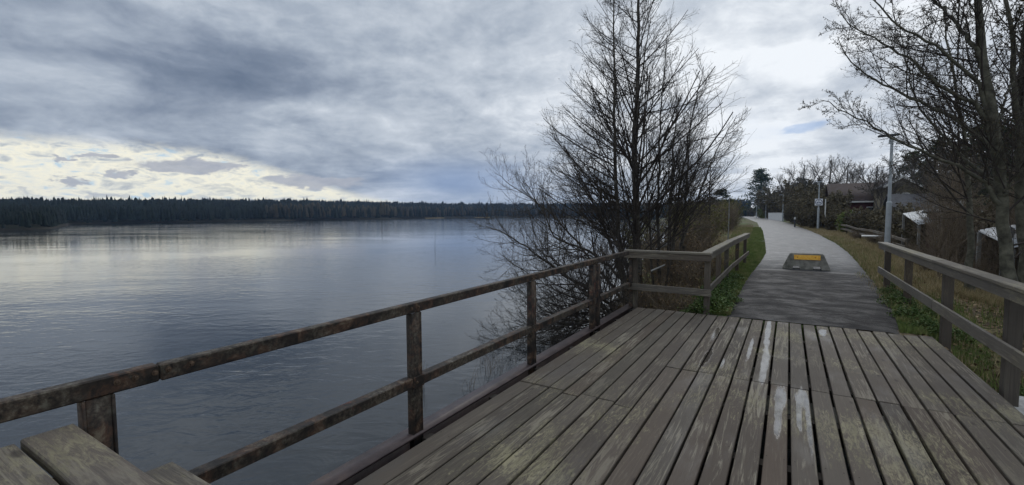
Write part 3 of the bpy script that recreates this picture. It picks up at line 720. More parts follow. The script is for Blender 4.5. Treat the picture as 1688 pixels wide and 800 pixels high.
wl = thing('garden_wall', 'pale low garden wall beside the far bend of the path', 'wall', (on_z(1280, 364)[0], 108, 0))
a0 = at_y(1267, 363, 135) - [wl.location[0], 108, 0]; a1 = at_y(1291, 366, 108) - [wl.location[0], 108, 0]
a0[2] = a1[2] = .75; bar('wall_body', a0, a1, .25, 1.8, 'white_paint', wl, bevel=.02); a0[2] = a1[2] = 1.70
bar('coping', a0, a1, .35, .1, 'pale_concrete', wl, bevel=.02)

b = on_z(1200, 402, -.05); st = thing('wooden_stake', 'thin upright wooden pole in the grass left of the path', 'pole', tuple(b))
gp = Geo(); cyl_geo(gp, (0, 0, -.3), (.02, 0, 2.55), .035, .022, 7); gp.build('shaft', 'grey_plank', st)
b = on_z(717, 414, WATER); st = thing('water_stake', 'thin dark stake standing alone out in the lake', 'pole', tuple(b))
gp = Geo(); cyl_geo(gp, (0, 0, -.5), (.03, 0, 1.4), .014, .008, 6); gp.build('shaft', 'dark_timber', st)
b = on_z(1310, 375, 0.); st = thing('bollard', 'short dark bollard with white cap on the right of the path', 'bollard', tuple(b))
gp = Geo(); cyl_geo(gp, (0, 0, -.2), (0, 0, .9), .08, .07, 8); gp.build('shaft', 'lamp_dark', st); gp = Geo(); cyl_geo(gp, (0, 0, .9002), (0, 0, 1.15), .10, .09, 8); gp.build('cap', 'white_paint', st)

# low fence behind the right verge
fe = thing('low_fence', 'low old wooden rail fence behind the dry grass right of the path', 'fence', (3.9, 30, 0))
fp = [(3.4, 56), (3.7, 50), (3.95, 44), (4.2, 38.5), (4.35, 33.5), (4.4, 29.), (4.35, 25)]
zf = [hz(*p) for p in fp]
for (x, y), z in zip(fp, zf): bar('fence_post', (x - 3.9, y - 30, z - .2), (x - 3.9, y - 30, z + .78), .1, .1, 'post_wood', fe, roll_ref=(0, 1, 0))
for i in range(len(fp) - 1):
    for hh, mt in ((.70, 'rail_wood'), (.38, 'rail_wood')):
        a = (fp[i][0] - 3.97, fp[i][1] - 30, zf[i] + hh); b_ = (fp[i + 1][0] - 3.97, fp[i + 1][1] - 30, zf[i + 1] + hh + random.uniform(-.05, .05)); bar('fence_rail', a, b_, .05, .13, mt, fe)
c = on_z(1443, 388, .35); tag(bar('utility_box_lid', (c[0] - .6, c[1], .3), (c[0] + .6, c[1], .3), .7, .08, 'white_paint', bevel=.02), 'flat white lid of a low box at the end of the old fence', 'box lid')

# ------------------------------------------------------------------ houses and sheds to the right
def gable(nm, label, x0, x1, y0, y1, zb, ze, zr, wall, roof, ridge='X', over=.35, cat='house', boards=True, trim='white_paint', parts=None):
    t = thing(nm, label, cat, ((x0 + x1) / 2, (y0 + y1) / 2, zb)); ox, oy = (x0 + x1) / 2, (y0 + y1) / 2
    hx, hy = (x1 - x0) / 2, (y1 - y0) / 2; e = ze - zb; r = zr - zb
    gw = Geo(); gw.box((-hx, -hy, -.6), (hx, hy, e))
    if ridge == 'X': gw.add([(-hx, -hy, e), (-hx, hy, e), (-hx, 0, r), (hx, -hy, e), (hx, hy, e), (hx, 0, r)], None, [(0, 2, 1), (3, 4, 5)])
    else: gw.add([(-hx, -hy, e), (hx, -hy, e), (0, -hy, r), (-hx, hy, e), (hx, hy, e), (0, hy, r)], None, [(0, 1, 2), (3, 5, 4)])
    gw.build('wall', wall, t)
    sl = (r - e) / (hy if ridge == 'X' else hx)
    for s_ in (-1, 1):
        gr = Geo(); k_ = .09
        if ridge == 'X':
            V = [(-hx - over, 0, r + .02), (hx + over, 0, r + .02), (hx + over, s_ * (hy + over), e - sl * over + .02), (-hx - over, s_ * (hy + over), e - sl * over + .02)]
        else:
            V = [(0, -hy - over, r + .02), (0, hy + over, r + .02), (s_ * (hx + over), hy + over, e - sl * over + .02), (s_ * (hx + over), -hy - over, e - sl * over + .02)]
        V = V + [(a, b, c + k_) for a, b, c in V]
        gr.add(V, [(0, 1, 2, 3), (4, 7, 6, 5), (0, 4, 5, 1), (1, 5, 6, 2), (2, 6, 7, 3), (3, 7, 4, 0)]); rf = gr.build('roof', roof, t)
        if trim:
            if ridge == 'X': bar('eave_board', (-hx - over, s_ * (hy + over + .02), e - sl * over - .02), (hx + over, s_ * (hy + over + .02), e - sl * over - .02), .03, .17, trim, t, bevel=0)
            else: bar('barge_board', (0, -hy - over - .02, r + .03), (s_ * (hx + over), -hy - over - .02, e - sl * over + .03), .03, .2, trim, t, bevel=0)
    for (cx_, cz_, w_, h_, kind) in (parts or []):
        f = bar('window' if kind == 'w' else 'door', (cx_ - w_ / 2, -hy - .03, cz_), (cx_ + w_ / 2, -hy - .03, cz_), .06, h_, 'white_paint', t, bevel=0)
        gq = Geo(); gq.box((cx_ - w_ / 2 + .08, -hy - .075, cz_ - h_ / 2 + .08), (cx_ - .03, -hy - .062, cz_ + h_ / 2 - .08)).box((cx_ + .03, -hy - .075, cz_ - h_ / 2 + .08), (cx_ + w_ / 2 - .08, -hy - .062, cz_ + h_ / 2 - .08))
        pn = gq.build('pane', 'window_glass', t); pn.parent = f; pn.matrix_parent_inverse = f.matrix_basis.inverted()
    return t
Y = 66.; a = at_y(1372, 331, Y); b = at_y(1480, 331, Y); r = at_y(1420, 304, Y + 4)
gable('red_house', 'dark red house with a wide brown roof behind the bare hedges', a[0], b[0], Y, Y + 9, .0, a[2], r[2] + .1, 'red_board', 'roof_brown', parts=[(-3., 1.7, 1.5, 1.2, 'w'), (1., 1.7, 1.5, 1.2, 'w'), (3.4, 1.2, 1.1, 2.1, 'd')])
Y = 58.; a = at_y(1462, 306, Y); b = at_y(1512, 306, Y); r = at_y(1485, 292, Y)
gable('grey_house', 'grey gabled house with a pale roof edge behind the street lamp', a[0], b[0] , Y, Y + 8, .0, a[2], r[2], 'hedge_brown', 'roof_slate', 'Y', parts=[(0, 3.0, 1.2, 1.1, 'w')])
Y = 38.; a = at_y(1486, 350, Y); b = at_y(1560, 350, Y); r = at_y(1520, 322, Y + 3)
gable('slate_shed', 'low outbuilding with a slate grey roof and pale ridge edge', a[0], b[0], Y, Y + 6, -.3, a[2] - .2, r[2], 'hedge_brown', 'roof_slate', cat='shed', trim='grey_plank')
Y = 24.; a = at_y(1550, 349, Y); b = at_y(1606, 349, Y); r = at_y(1578, 336, Y)
sh = gable('red_shed', 'small dark red shed with white corner boards and pale gable roof', a[0], b[0], Y, Y + 2.0, -.5, a[2], r[2], 'red_board', 'roof_slate', 'Y', .15, 'shed', parts=[(.2, 1.05, .8, 1.9, 'd')])
hxs = (b[0] - a[0]) / 2
for s_ in (-1, 1): bar('corner_board', (s_ * hxs, -1.02, -.1), (s_ * hxs, -1.02, a[2] + .5), .16, .05, 'white_paint', sh, bevel=0, roll_ref=(0, 1, 0))
def lean_roof(nm, label, pts, Y0, dY, drop, posts_=True):
    """a corrugated pale sheet roof: pts = left and right ends of the high edge in the photo"""
    a = at_y(*pts[0], Y0 + dY); b = at_y(*pts[1], Y0 + dY); t = thing(nm, label, 'shelter', (a[0], Y0, 0)); n = max(8, int((b[0] - a[0]) / .06)); V = []
    for i in range(n + 1):
        u = i / n; x = a[0] + (b[0] - a[0]) * u - a[0]; z = a[2] + (b[2] - a[2]) * u + (.007 if i % 2 else -.007); V += [(x, dY, z), (x, 0, z - drop), (x, dY, z - .02), (x, 0, z - drop - .02)]
    Q = []
    for i in range(n): k_ = i * 4; Q += [(k_, k_ + 1, k_ + 5, k_ + 4), (k_ + 2, k_ + 6, k_ + 7, k_ + 3), (k_ + 1, k_ + 3, k_ + 7, k_ + 5), (k_, k_ + 4, k_ + 6, k_ + 2)]
    gq = Geo(); gq.add(V, Q); gq.build('roof_sheet', 'roof_sheet', t)
    for u in (0.03, .97):
        for yy, zt_ in ((dY - .1, 0), (.1, -drop)):
            x = (b[0] - a[0]) * u; z = a[2] + (b[2] - a[2]) * u + zt_ - .05; bar('post', (x, yy, -.7), (x, yy, z), .09, .09, 'grey_plank', t, roll_ref=(0, 1, 0))
    return t
lean_roof('lean_to', 'low shelter with a pale corrugated roof between lamp post and red shed', ((1488, 352), (1536, 344)), 24.5, 3.2, .45)
lean_roof('lean_to', 'pale sheet roofed shelter to the right of the red shed', ((1612, 380), (1655, 371)), 16.5, 2.6, .35)
lean_roof('lean_to', 'pale sheet roof at the right edge behind the tree trunk', ((1664, 372), (1725, 362)), 15., 2.6, .4)
Y = 52.; a = at_y(1400, 349, Y); b = at_y(1418, 349, Y); gt_ = thing('white_porch', 'small white porch post and lintel in front of the dark red house', 'porch', (a[0], Y, 0))
bar('lintel', (0, 0, a[2]), (b[0] - a[0], 0, a[2]), .5, .22, 'white_paint', gt_); bar('post', (.75, 0, -.2), (.75, 0, a[2] - .12), .55, .2, 'white_paint', gt_, roll_ref=(0, 1, 0)); bar('post', (1.45, 0, -.2), (1.45, 0, a[2] - .12), .12, .12, 'white_paint', gt_, roll_ref=(0, 1, 0))

# ------------------------------------------------------------------ the bare trees by the deck
def pts(lst): return [at_y(px, py, Y) for px, py, Y in lst]
PR = dict(cnt=105, t0=.17, t1=.985, ang=(50, 11), l0=3.1, l1=.4, up=.05, wob=.05)
SE = dict(cnt=9, ang=(36, 11), l0=.60, l1=.26, up=.05)
TE = dict(cnt=5, ang=(38, 13), l0=.46, l1=.28, up=.04)
bare_tree('alder_tree', 'tallest bare alder with thick dark trunk behind the short railing', 'tree', at_y(1053, 505, 11.2), [(pts([(1054, 515, 11.2), (1050, 400, 11.2), (1047, 250, 11.25), (1051, 120, 11.3), (1053, 0, 11.35), (1053, -150, 11.4)]), .125, .012)], 11,
          PR, SE, TE, buds=2500)
bare_tree('alder_tree', 'second bare alder, slimmer trunk just left of the tallest one', 'tree', at_y(1030, 505, 10.9), [(pts([(1034, 512, 10.9), (1021, 400, 10.9), (1014, 250, 10.8), (1012, 100, 10.8), (1010, -60, 10.8)]), .075, .010)], 12,
          dict(cnt=85, t0=.18, t1=.98, ang=(55, 9), l0=2.4, l1=.4, up=.05, wob=.05), SE, TE, buds=2000, push=(-.9, 0, 0))
bare_tree('alder_tree', 'bare alder clump of thin upright stems right of the tallest trunk', 'tree', at_y(1088, 505, 11.6),
          [(pts([(1078, 512, 11.6), (1072, 400, 11.6), (1066, 280, 11.7), (1064, 190, 11.8)]), .042, .008), (pts([(1090, 512, 11.6), (1085, 400, 11.7), (1086, 280, 11.7), (1092, 150, 11.8), (1100, 60, 11.8)]), .055, .008),
           (pts([(1104, 500, 11.8), (1110, 400, 11.8), (1122, 300, 12), (1140, 200, 12.1), (1160, 110, 12.1)]), .050, .008), (pts([(1098, 500, 11.5), (1104, 380, 11.4), (1110, 250, 11.3), (1118, 160, 11.3)]), .035, .007)], 13,
          dict(cnt=30, t0=.25, t1=.98, ang=(42, 10), l0=1.8, l1=.4, up=.06, wob=.05), SE, TE, buds=1800, push=(.7, 0, 0))
bare_tree('alder_tree', 'bare many stemmed alder spreading right from a forked stump', 'tree', at_y(1115, 440, 13.5),
          [(pts([(1112, 450, 13.5), (1124, 400, 13.5), (1131, 320, 13.5), (1134, 262, 13.5), (1140, 180, 13.6)]), .06, .008), (pts([(1108, 450, 13.5), (1104, 380, 13.4), (1107, 300, 13.4), (1112, 220, 13.4)]), .06, .008),
           (pts([(1114, 448, 13.6), (1124, 405, 13.6), (1150, 330, 13.8), (1180, 250, 14), (1215, 190, 14)]), .04, .007)], 14,
          dict(cnt=24, t0=.3, t1=.98, ang=(45, 12), l0=1.9, l1=.4, up=.05, wob=.05), SE, dict(cnt=5, ang=(38, 12), l0=.5, l1=.22), buds=1200, push=(.8, 0, 0))
bare_tree('young_alder', 'slim young bare tree standing right of the forked stump', 'tree', at_y(1168, 405, 24.),
          [(pts([(1168, 410, 24), (1169, 350, 24), (1170, 300, 24), (1171, 262, 24)]), .06, .01), (pts([(1166, 410, 24), (1152, 350, 24), (1146, 310, 24)]), .04, .01)], 15,
          dict(cnt=22, t0=.3, t1=.97, ang=(45, 10), l0=1.3, l1=.3, up=.06), dict(cnt=6, ang=(38, 10), l0=.5, l1=.2), dict(cnt=3, ang=(38, 12), l0=.5, l1=.25), rmin=.006)
# the low spreading willow over the water
bl = []
def limb(lst, r0, r1): bl.append((pts(lst), r0, r1))
limb([(1036, 515, 10.6), (1005, 500, 10.3), (972, 479, 10.), (930, 452, 9.7), (900, 431, 9.5), (864, 404, 9.3), (834, 386, 9.1), (800, 372, 9.0)], .055, .008)
limb([(1040, 480, 10.8), (1010, 445, 10.8), (985, 425, 10.7), (958, 409, 10.6), (930, 400, 10.5), (912, 388, 10.4), (900, 360, 10.3), (880, 325, 10.2), (862, 290, 10.2)], .048, .007)
limb([(1034, 505, 11.0), (1000, 460, 11.2), (950, 400, 11.5), (900, 345, 11.7), (850, 310, 11.8), (815, 285, 11.8)], .045, .006)
limb([(1034, 512, 10.3), (990, 512, 9.9), (940, 520, 9.5), (890, 532, 9.2), (845, 540, 9.0)], .045, .006)
limb([(1034, 515, 10.2), (1000, 528, 9.8), (960, 545, 9.4), (915, 560, 9.1)], .04, .006)
limb([(1040, 490, 11.0), (1018, 430, 11.2), (985, 350, 11.4), (945, 270, 11.6), (905, 215, 11.7)], .045, .006)
limb([(1044, 490, 10.8), (1030, 430, 10.6), (1000, 370, 10.4), (970, 320, 10.3), (930, 290, 10.2)], .04, .006)
bare_tree('willow_bush', 'wide bare willow bush leaning left over the lake with upright shoots', 'bush', at_y(1036, 515, 10.6), [(pts([(1040, 520, 10.7), (1028, 470, 10.8), (1005, 400, 10.9), (975, 330, 10.9), (950, 290, 10.9)]), .06, .008)], 16,
          dict(cnt=26, t0=.1, t1=.98, ang=(45, 12), l0=1.2, l1=.4, up=.08, lc=40, ll0=2.0, ll1=.85, lang=(50, 20), lup=.09), dict(cnt=7, ang=(36, 13), l0=.5, l1=.3, up=.07), dict(cnt=5, ang=(36, 12), l0=.5, l1=.25, up=.06), limbs=bl, buds=2500, bark='bark_dark', rmin=.0021)
bare_tree('willow_bush', 'smaller bare bush with drooping twigs at the water edge by the railing', 'bush', at_y(985, 545, 8.9),
          [(pts([(1010, 525, 9.3), (975, 530, 9.0), (930, 525, 8.8), (880, 500, 8.6), (850, 470, 8.6)]), .03, .006), (pts([(1015, 520, 9.4), (985, 500, 9.2), (950, 470, 9.1), (915, 430, 9.0), (890, 395, 9.)]), .03, .006), (pts([(1012, 525, 9.3), (990, 545, 8.8), (960, 560, 8.5), (930, 575, 8.3), (895, 580, 8.1)]), .03, .005),
           (pts([(1012, 525, 9.4), (1005, 480, 9.2), (1000, 430, 9.1)]), .03, .005), (pts([(1012, 525, 9.3), (970, 500, 9.0), (920, 480, 8.8), (870, 450, 8.7), (825, 420, 8.7)]), .03, .005), (pts([(1012, 530, 9.2), (960, 530, 8.8), (900, 545, 8.5), (850, 560, 8.3), (815, 560, 8.2)]), .03, .005)], 17,
          dict(cnt=38, t0=.08, t1=.98, ang=(52, 20), l0=1.5, l1=.7, up=.08), dict(cnt=7, ang=(38, 14), l0=.5, l1=.3, up=.06), dict(cnt=4, ang=(38, 12), l0=.5, l1=.25), rmin=.0021, buds=1500, bud_size=(.045, .006))

# right hand trees with catkins
RPR = dict(cnt=16, t0=.2, t1=.98, ang=(58, 14), l0=1.5, l1=.9, up=.05, wob=.07, lc=17, ll0=1.25, ll1=.45, lang=(42, 12), lup=.03)
rl = []
def rlimb(lst, r0, r1): rl.append((pts(lst), r0, r1))
rlimb([(1642, 250, 9.35), (1623, 192, 9.3), (1535, 130, 9.3), (1470, 81, 9.5), (1411, 49, 9.7), (1385, 20, 9.8)], .040, .006)
rlimb([(1635, 200, 9.3), (1616, 149, 9.3), (1567, 94, 9.1), (1483, 42, 8.9), (1434, 0, 8.8), (1400, -30, 8.7)], .035, .006)
rlimb([(1648, 300, 9.35), (1629, 237, 9.3), (1567, 195, 9.4), (1502, 159, 9.6), (1460, 140, 9.8), (1405, 104, 10.), (1382, 65, 10.1)], .042, .006)
rlimb([(1652, 340, 9.35), (1600, 285, 9.2), (1535, 257, 9.0), (1470, 227, 8.8), (1405, 192, 8.7), (1352, 165, 8.6)], .032, .005)
rlimb([(1622, 110, 9.35), (1610, 84, 9.3), (1567, 29, 9.5), (1541, 0, 9.6), (1510, -50, 9.7)], .040, .006)
rlimb([(1640, 215, 9.35), (1658, 162, 9.6), (1680, 110, 9.9), (1700, 60, 10.)], .02, .006)
rlimb([(1650, 330, 9.35), (1680, 280, 9.1), (1720, 240, 9.)], .025, .006)
rlimb([(1650, 320, 9.4), (1580, 250, 10.1), (1520, 180, 10.6), (1490, 90, 10.9), (1480, 20, 11.)], .03, .005)
bare_tree('alder_tree', 'thick leaning trunked bare tree with catkins behind the right railing', 'tree', at_y(1678, 600, 9.4),
          [(pts([(1682, 612, 9.4), (1667, 480, 9.4), (1657, 400, 9.4), (1649, 300, 9.35), (1637, 200, 9.3), (1622, 100, 9.3), (1611, 0, 9.3), (1600, -120, 9.3)]), .098, .035)], 21,
          RPR, dict(cnt=9, ang=(40, 12), l0=.6, l1=.3, up=.05), dict(cnt=5, ang=(42, 14), l0=.55, l1=.25, up=.04), limbs=rl, buds=6500, bud_size=(.036, .006), bark='bark_green', rmin=.0023)
bare_tree('alder_tree', 'upright bare tree with catkins at the far right edge', 'tree', at_y(1690, 560, 10.3),
          [(pts([(1693, 570, 10.3), (1686, 400, 10.3), (1679, 260, 10.3), (1675, 195, 10.3), (1671, 130, 10.3), (1666, 60, 10.3), (1655, -60, 10.3)]), .085, .02), (pts([(1692, 480, 10.5), (1690, 300, 10.5), (1684, 160, 10.6), (1690, 0, 10.7), (1695, -80, 10.7)]), .06, .02)], 22,
          dict(cnt=20, t0=.2, t1=.98, ang=(45, 12), l0=2.3, l1=.9, up=.06, wob=.06), dict(cnt=10, ang=(40, 12), l0=.5, l1=.22, up=.05), dict(cnt=5, ang=(42, 14), l0=.55, l1=.25), buds=5000, bud_size=(.042, .009), bark='bark_green', rmin=.0023)
bare_tree('alder_tree', 'thin straight bare tree between the lamp post and leaning trunk', 'tree', at_y(1597, 480, 13.5),
          [(pts([(1598, 480, 13.5), (1600, 400, 13.5), (1598, 330, 13.5), (1590, 230, 13.5), (1570, 120, 13.4), (1555, 20, 13.4)]), .075, .012)], 23,
          dict(cnt=20, t0=.25, t1=.98, ang=(44, 12), l0=2.3, l1=.7, up=.06, wob=.06), dict(cnt=9, ang=(40, 12), l0=.5, l1=.22), dict(cnt=5, ang=(42, 14), l0=.55, l1=.25), buds=3000, bud_size=(.042, .009), bark='bark_green', rmin=.0027)

# ------------------------------------------------------------------ shrubs, thicket, hedges
def shrub_proto(name, label, cat, seed, n_st, h, spread, twig, leaf=None, nleaf=0, lsize=.05, rmin=.004, cnt=9, group=None):
    rng = np.random.default_rng(seed); ps = []
    for i in range(n_st):
        a = rng.uniform(0, 6.28); r = rng.uniform(.1, 1) * spread; hh = h * rng.uniform(.65, 1.1); b0 = np.array([math.cos(a), math.sin(a), 0]) * rng.uniform(0, .25) * spread
        ps.append(([b0 - [0, 0, .2], b0 + [math.cos(a) * r * .3, math.sin(a) * r * .3, hh * .45], np.array([math.cos(a) * r, math.sin(a) * r, hh])], rng.uniform(.012, .028) * h / 2.2, .004))
    t = thing(name, label, cat, (0, 0, 0), group)
    P, R = stems(ps, 10, seed, .02); g1 = Geo(); V, Q = tubes(P, R, 5); g1.add(V, Q); g1.build('stems', 'bark_dark' if twig != 'twig_brown' else 'twig_brown', t)
    A1, B1 = spawn(rng, P, R, cnt, .06, .97, (38, 12), .42 * h, .16 * h, 6, .06, .09, .5, rmin)
    A2, B2 = spawn(rng, A1, B1, 9, .12, .97, (38, 14), .5, .2, 4, .05, .12, .6, rmin * .8, rel=True)
    g2 = Geo(); V, Q = tubes(A1, B1, 3); g2.add(V, Q); V, Q = tubes(A2, B2, 3); g2.add(V, Q); g2.build('twigs', twig, t)
    if leaf:
        g3 = Geo(); idx = rng.integers(0, len(A2), nleaf); c = A2[idx, rng.integers(0, 4, nleaf)] + rng.normal(size=(nleaf, 3)) * .03
        leaves(g3, c, lsize, rng); g3.build('leaves', leaf, t)
    return t
def hid(px, py, Y): 
    p = at_y(px, py, Y); return (p[0], Y, hz(p[0], Y) - .05)
s1 = shrub_proto('bare_shrub', 'tangled bare brown shrub in the thicket behind the right railing', 'shrub', 31, 22, 2.5, 1.2, 'twig_brown', 'bud_brown', 900, .03, rmin=.0055, cnt=12, group='bare shrubs in the thicket right of the path')
s2 = shrub_proto('bare_shrub', 'tangled bare brown shrub in the thicket behind the right railing', 'shrub', 32, 28, 2.0, 1.3, 'twig_brown', None, 0, rmin=.0055, cnt=12, group='bare shrubs in the thicket right of the path')
s3 = shrub_proto('budding_shrub', 'olive budding shrub on the bank left of the path', 'shrub', 33, 16, 2.5, 1.3, 'twig_brown', 'leaf_olive', 2600, .055, group='budding shrubs on the bank left of the path')
s5 = shrub_proto('bare_sapling', 'slender bare sapling standing in the thicket between the sheds and the right railing', 'sapling', 36, 6, 4.2, .8, 'twig_brown', 'bud_brown', 500, .03, rmin=.0055, cnt=16, group='bare saplings in the thicket by the sheds')
s4 = shrub_proto('bramble_shrub', 'low arching bramble behind the short railing', 'shrub', 34, 26, 1.0, .9, 'twig_brown', 'litter_leaf', 350, .04, rmin=.003, group='brambles round the tree stumps')
rs = random.Random(9)
def relabel(c, label, group): c['label'] = label; c['group'] = group
def scatter(protos, spots, relab=None):
    used = {id(p): False for p in protos}
    for i, (x, y, s_) in enumerate(spots):
        p = protos[i % len(protos)]; loc = (x, y, hz(x, y) - .05)
        if not used[id(p)]: p.location = loc; p.scale = (s_,) * 3; p.rotation_euler = (0, 0, rs.uniform(0, 6.28)); used[id(p)] = True; c = p
        else: c = copy_tree(p, loc, rs.uniform(0, 6.28), s_)
        if relab:
            lg = relab(x, y, s_)
            if lg: relabel(c, *lg)
sp = []
for i in range(34):
    y = 13 + 40 * (i / 34) ** 1.3; x = .19 * y + 2.9 + rs.uniform(0, 3.2); sp.append((x, y, rs.uniform(.8, 1.3)))
for i in range(12): sp.append((rs.uniform(6.4, 10), rs.uniform(14, 23), rs.uniform(.9, 1.35)))
for i in range(6): sp.append((rs.uniform(7.0, 11), rs.uniform(15, 24), rs.uniform(1.5, 1.9)))
for i in range(16): y_ = 16 + i * 1.6; sp.append((edge_x(pR, y_) + rs.uniform(1.5, 2.3), y_, rs.uniform(.28, .42)))
for i in range(15): y_ = rs.uniform(17, 31); sp.append((.147 * y_ + 1.25 + rs.uniform(0, 3.6), y_, rs.uniform(.75, 1.15)))
for i in range(8): sp.append((rs.uniform(4.2, 8), rs.uniform(8.5, 13), rs.uniform(.7, 1.05)))
for i in range(4): sp.append((rs.uniform(3.9, 4.6), rs.uniform(15, 20), rs.uniform(.25, .38)))
for i in range(10): sp.append((rs.uniform(7, 14), rs.uniform(9, 26), rs.uniform(.9, 1.3)))
def lab_thicket(x, y, q):
    if q < .5: return 'low clump of dry brown stalks on the verge right of the path', 'clumps of dry stalks along the right verge'
    if y < 13: return 'tangled brown shrub under the leaning tree beyond the right railing', 'brown shrubs under the leaning tree'
    if q > 1.45: return 'tall bare brown shrub rising among the sheds', 'tall bare shrubs among the sheds'
    if y > 30: return 'bare brown shrub behind the old low fence', 'bare shrubs behind the low fence'
scatter([s1, s2], sp, lab_thicket)
sp = []
for i in range(14): y_ = 15.5 + i * .85; sp.append((y_ * rs.uniform(.205, .40), y_, rs.uniform(.65, 1.05)))
scatter([s5], sp)
sp = []
for i in range(26):
    y = 17 + 55 * (i / 26) ** 1.4; x = -2.9 - .055 * (y - 15) - rs.uniform(0, 1.9 + .02 * y); sp.append((x, y, rs.uniform(.55, .8) + .009 * y))
s3b = shrub_proto('bare_shrub', 'pale brown leafless shrub on the bank left of the path', 'shrub', 37, 26, 2.3, 1.0, 'twig_brown', 'bud_brown', 400, .035, rmin=.005, cnt=10, group='leafless shrubs on the bank left of the path')
scatter([s3, s3b], sp)
sp = [(-1.9, 9.2, .75), (-2.5, 9.9, .9), (-1.7, 10.6, .8), (-2.2, 11.6, .95), (-2.9, 11.3, 1.), (-1.9, 13.0, 1.), (-2.8, 13.2, 1.1), (-3.3, 10.0, .9), (-2.4, 14.6, 1.1), (-1.6, 8.6, .55), (-2.2, 8.6, .6), (-3.4, 14.5, 1.2), (-2.9, 16., 1.3)]
scatter([s4], sp)

# cut log pieces by the stumps
for nm, lab, a, b_, r in (('fallen_branch', 'pale broken branch sloping against the stumps behind the short railing', at_y(1082, 412, 12.2), at_y(1103, 401, 12.4), .03), ('fallen_branch', 'cut pale stick leaning low between the rails of the short railing', at_y(1073, 447, 9.6), at_y(1096, 437, 9.8), .02),
                          ('fallen_branch', 'long grey fallen branch lying in the litter behind the right railing', at_y(1545, 437, 12.0), at_y(1592, 452, 11.0), .03)):
    gq = Geo(); cyl_geo(gq, a, b_, r, r * .8, 7); tag(gq.build(nm, 'grey_plank'), lab, 'branch')
gq = Geo(); P, R = stems([(pts([(1112, 470, 13.4), (1111, 440, 13.4), (1110, 420, 13.4)]), .20, .19), (pts([(1114, 440, 13.4), (1122, 425, 13.4), (1126, 405, 13.4)]), .12, .09)], 8, 5, .01); V, Q = tubes(P, R, 10); gq.add(V, Q)
cyl_geo(gq, P[0][-1], P[0][-1] + [0, 0, .01], .19, .18, 10); tag(gq.build('tree_stump', 'bark_dark', None, True), 'dark forked stump at the foot of the spreading alder', 'stump')

# ------------------------------------------------------------------ evergreens and far trees
def pine_proto(name, label, cat, seed, h, crown0, rad, mat, clumps=60, per=55, lsize=.3, group=None, trunk_r=.18, shape='pine'):
    rng = np.random.default_rng(seed); t = thing(name, label, cat, (0, 0, 0), group)
    P, R = stems([([(0, 0, -.5), (.1, 0, h * .5), (rng.uniform(-.3, .3), 0, h)], trunk_r, .03)], 12, seed, .03); g1 = Geo(); V, Q = tubes(P, R, 7); g1.add(V, Q)
    u = rng.uniform(crown0, 1, clumps)
    rr = rad * ((1 - (u - crown0) / (1 - crown0)) ** .6 * .95 + .12) * rng.uniform(.35, 1.1, clumps)
    a = rng.uniform(0, 6.28, clumps); C = np.stack([rr * np.cos(a), rr * np.sin(a), u * h], 1)
    foot = np.stack([0 * a, 0 * a, u * h - .25 * rr], 1); foot[:, 0] = np.interp(foot[:, 2], P[0][:, 2], P[0][:, 0])
    br = np.stack([foot, (foot + C) / 2 + [0, 0, -.05], C], 1); V, Q = tubes(br, np.tile([.05, .035, .015], (clumps, 1)), 4); g1.add(V, Q); g1.build('trunk', 'bark_dark', t)
    g2 = Geo(); c = np.repeat(C, per, 0) + rng.normal(size=(clumps * per, 3)) * [rad * .15, rad * .15, rad * .055]
    leaves(g2, c, lsize, rng, .2, 1.3); g2.build('crown', mat, t)
    return t
def place(o, px, py, Y, s_=1., rz=0., z=None, label=None, copy=False):
    p = at_y(px, py, Y); loc = (p[0], Y, hz(p[0], Y) if z is None else z)
    if copy: return copy_tree(o, loc, rz, s_, label)
    o.location = loc; o.scale = (s_,) * 3; o.rotation_euler = (0, 0, rz)
    if label: o['label'] = label
    return o
def hof(px, ytop, Y):            # height a thing must have at that place to reach the level ytop
    p = at_y(px, ytop, Y); return p[2] - hz(p[0], Y)
p1 = pine_proto('pine_tree', 'tall dark pine leaning over the far bend of the path', 'tree', 41, 10, .10, 3.0, 'needle_mid', 150, 45, .20)
place(p1, 1252, 360, 190, hof(1252, 280, 190) / 10)
p2 = pine_proto('spruce_tree', 'round dark evergreen between the pine and the bare crowns', 'tree', 42, 10, .08, 3.6, 'needle_dark', 70, 60, .3)
place(p2, 1318, 370, 135, hof(1318, 294, 135) / 10)
p3 = pine_proto('pine_tree', 'bushy dark pine rising above the thicket left of the path', 'tree', 43, 7, .25, 2.4, 'needle_dark', 55, 60, .22)
place(p3, 1190, 375, 62, hof(1190, 313, 62) / 7)
place(p3, 1172, 375, 75, hof(1172, 326, 75) / 7, 1.5, copy=True, label='lower dark pine just left of the bushy pine on the bank')
# dark wooded slope above the sheds on the right
pg = 'pines on the slope behind the sheds'
p4 = pine_proto('pine_tree', 'dark pine on the wooded slope behind the sheds', 'tree', 44, 10, .3, 2.5, 'needle_mid', 62, 42, .20, group=pg)
first = True
for px, yt, Y in ((1500, 252, 70), (1548, 228, 62), (1580, 240, 50), (1604, 212, 56), (1634, 200, 48), (1668, 206, 44), (1700, 180, 42), (1595, 275, 40), (1648, 255, 36), (1692, 245, 33), (1525, 268, 66), (1618, 232, 66)):
    place(p4, px, 350, Y, hof(px, yt, Y) / 10, rs.uniform(0, 6), copy=not first, label=None); first = False
for o in list(col.objects):
    if o.get('group') == pg: pass
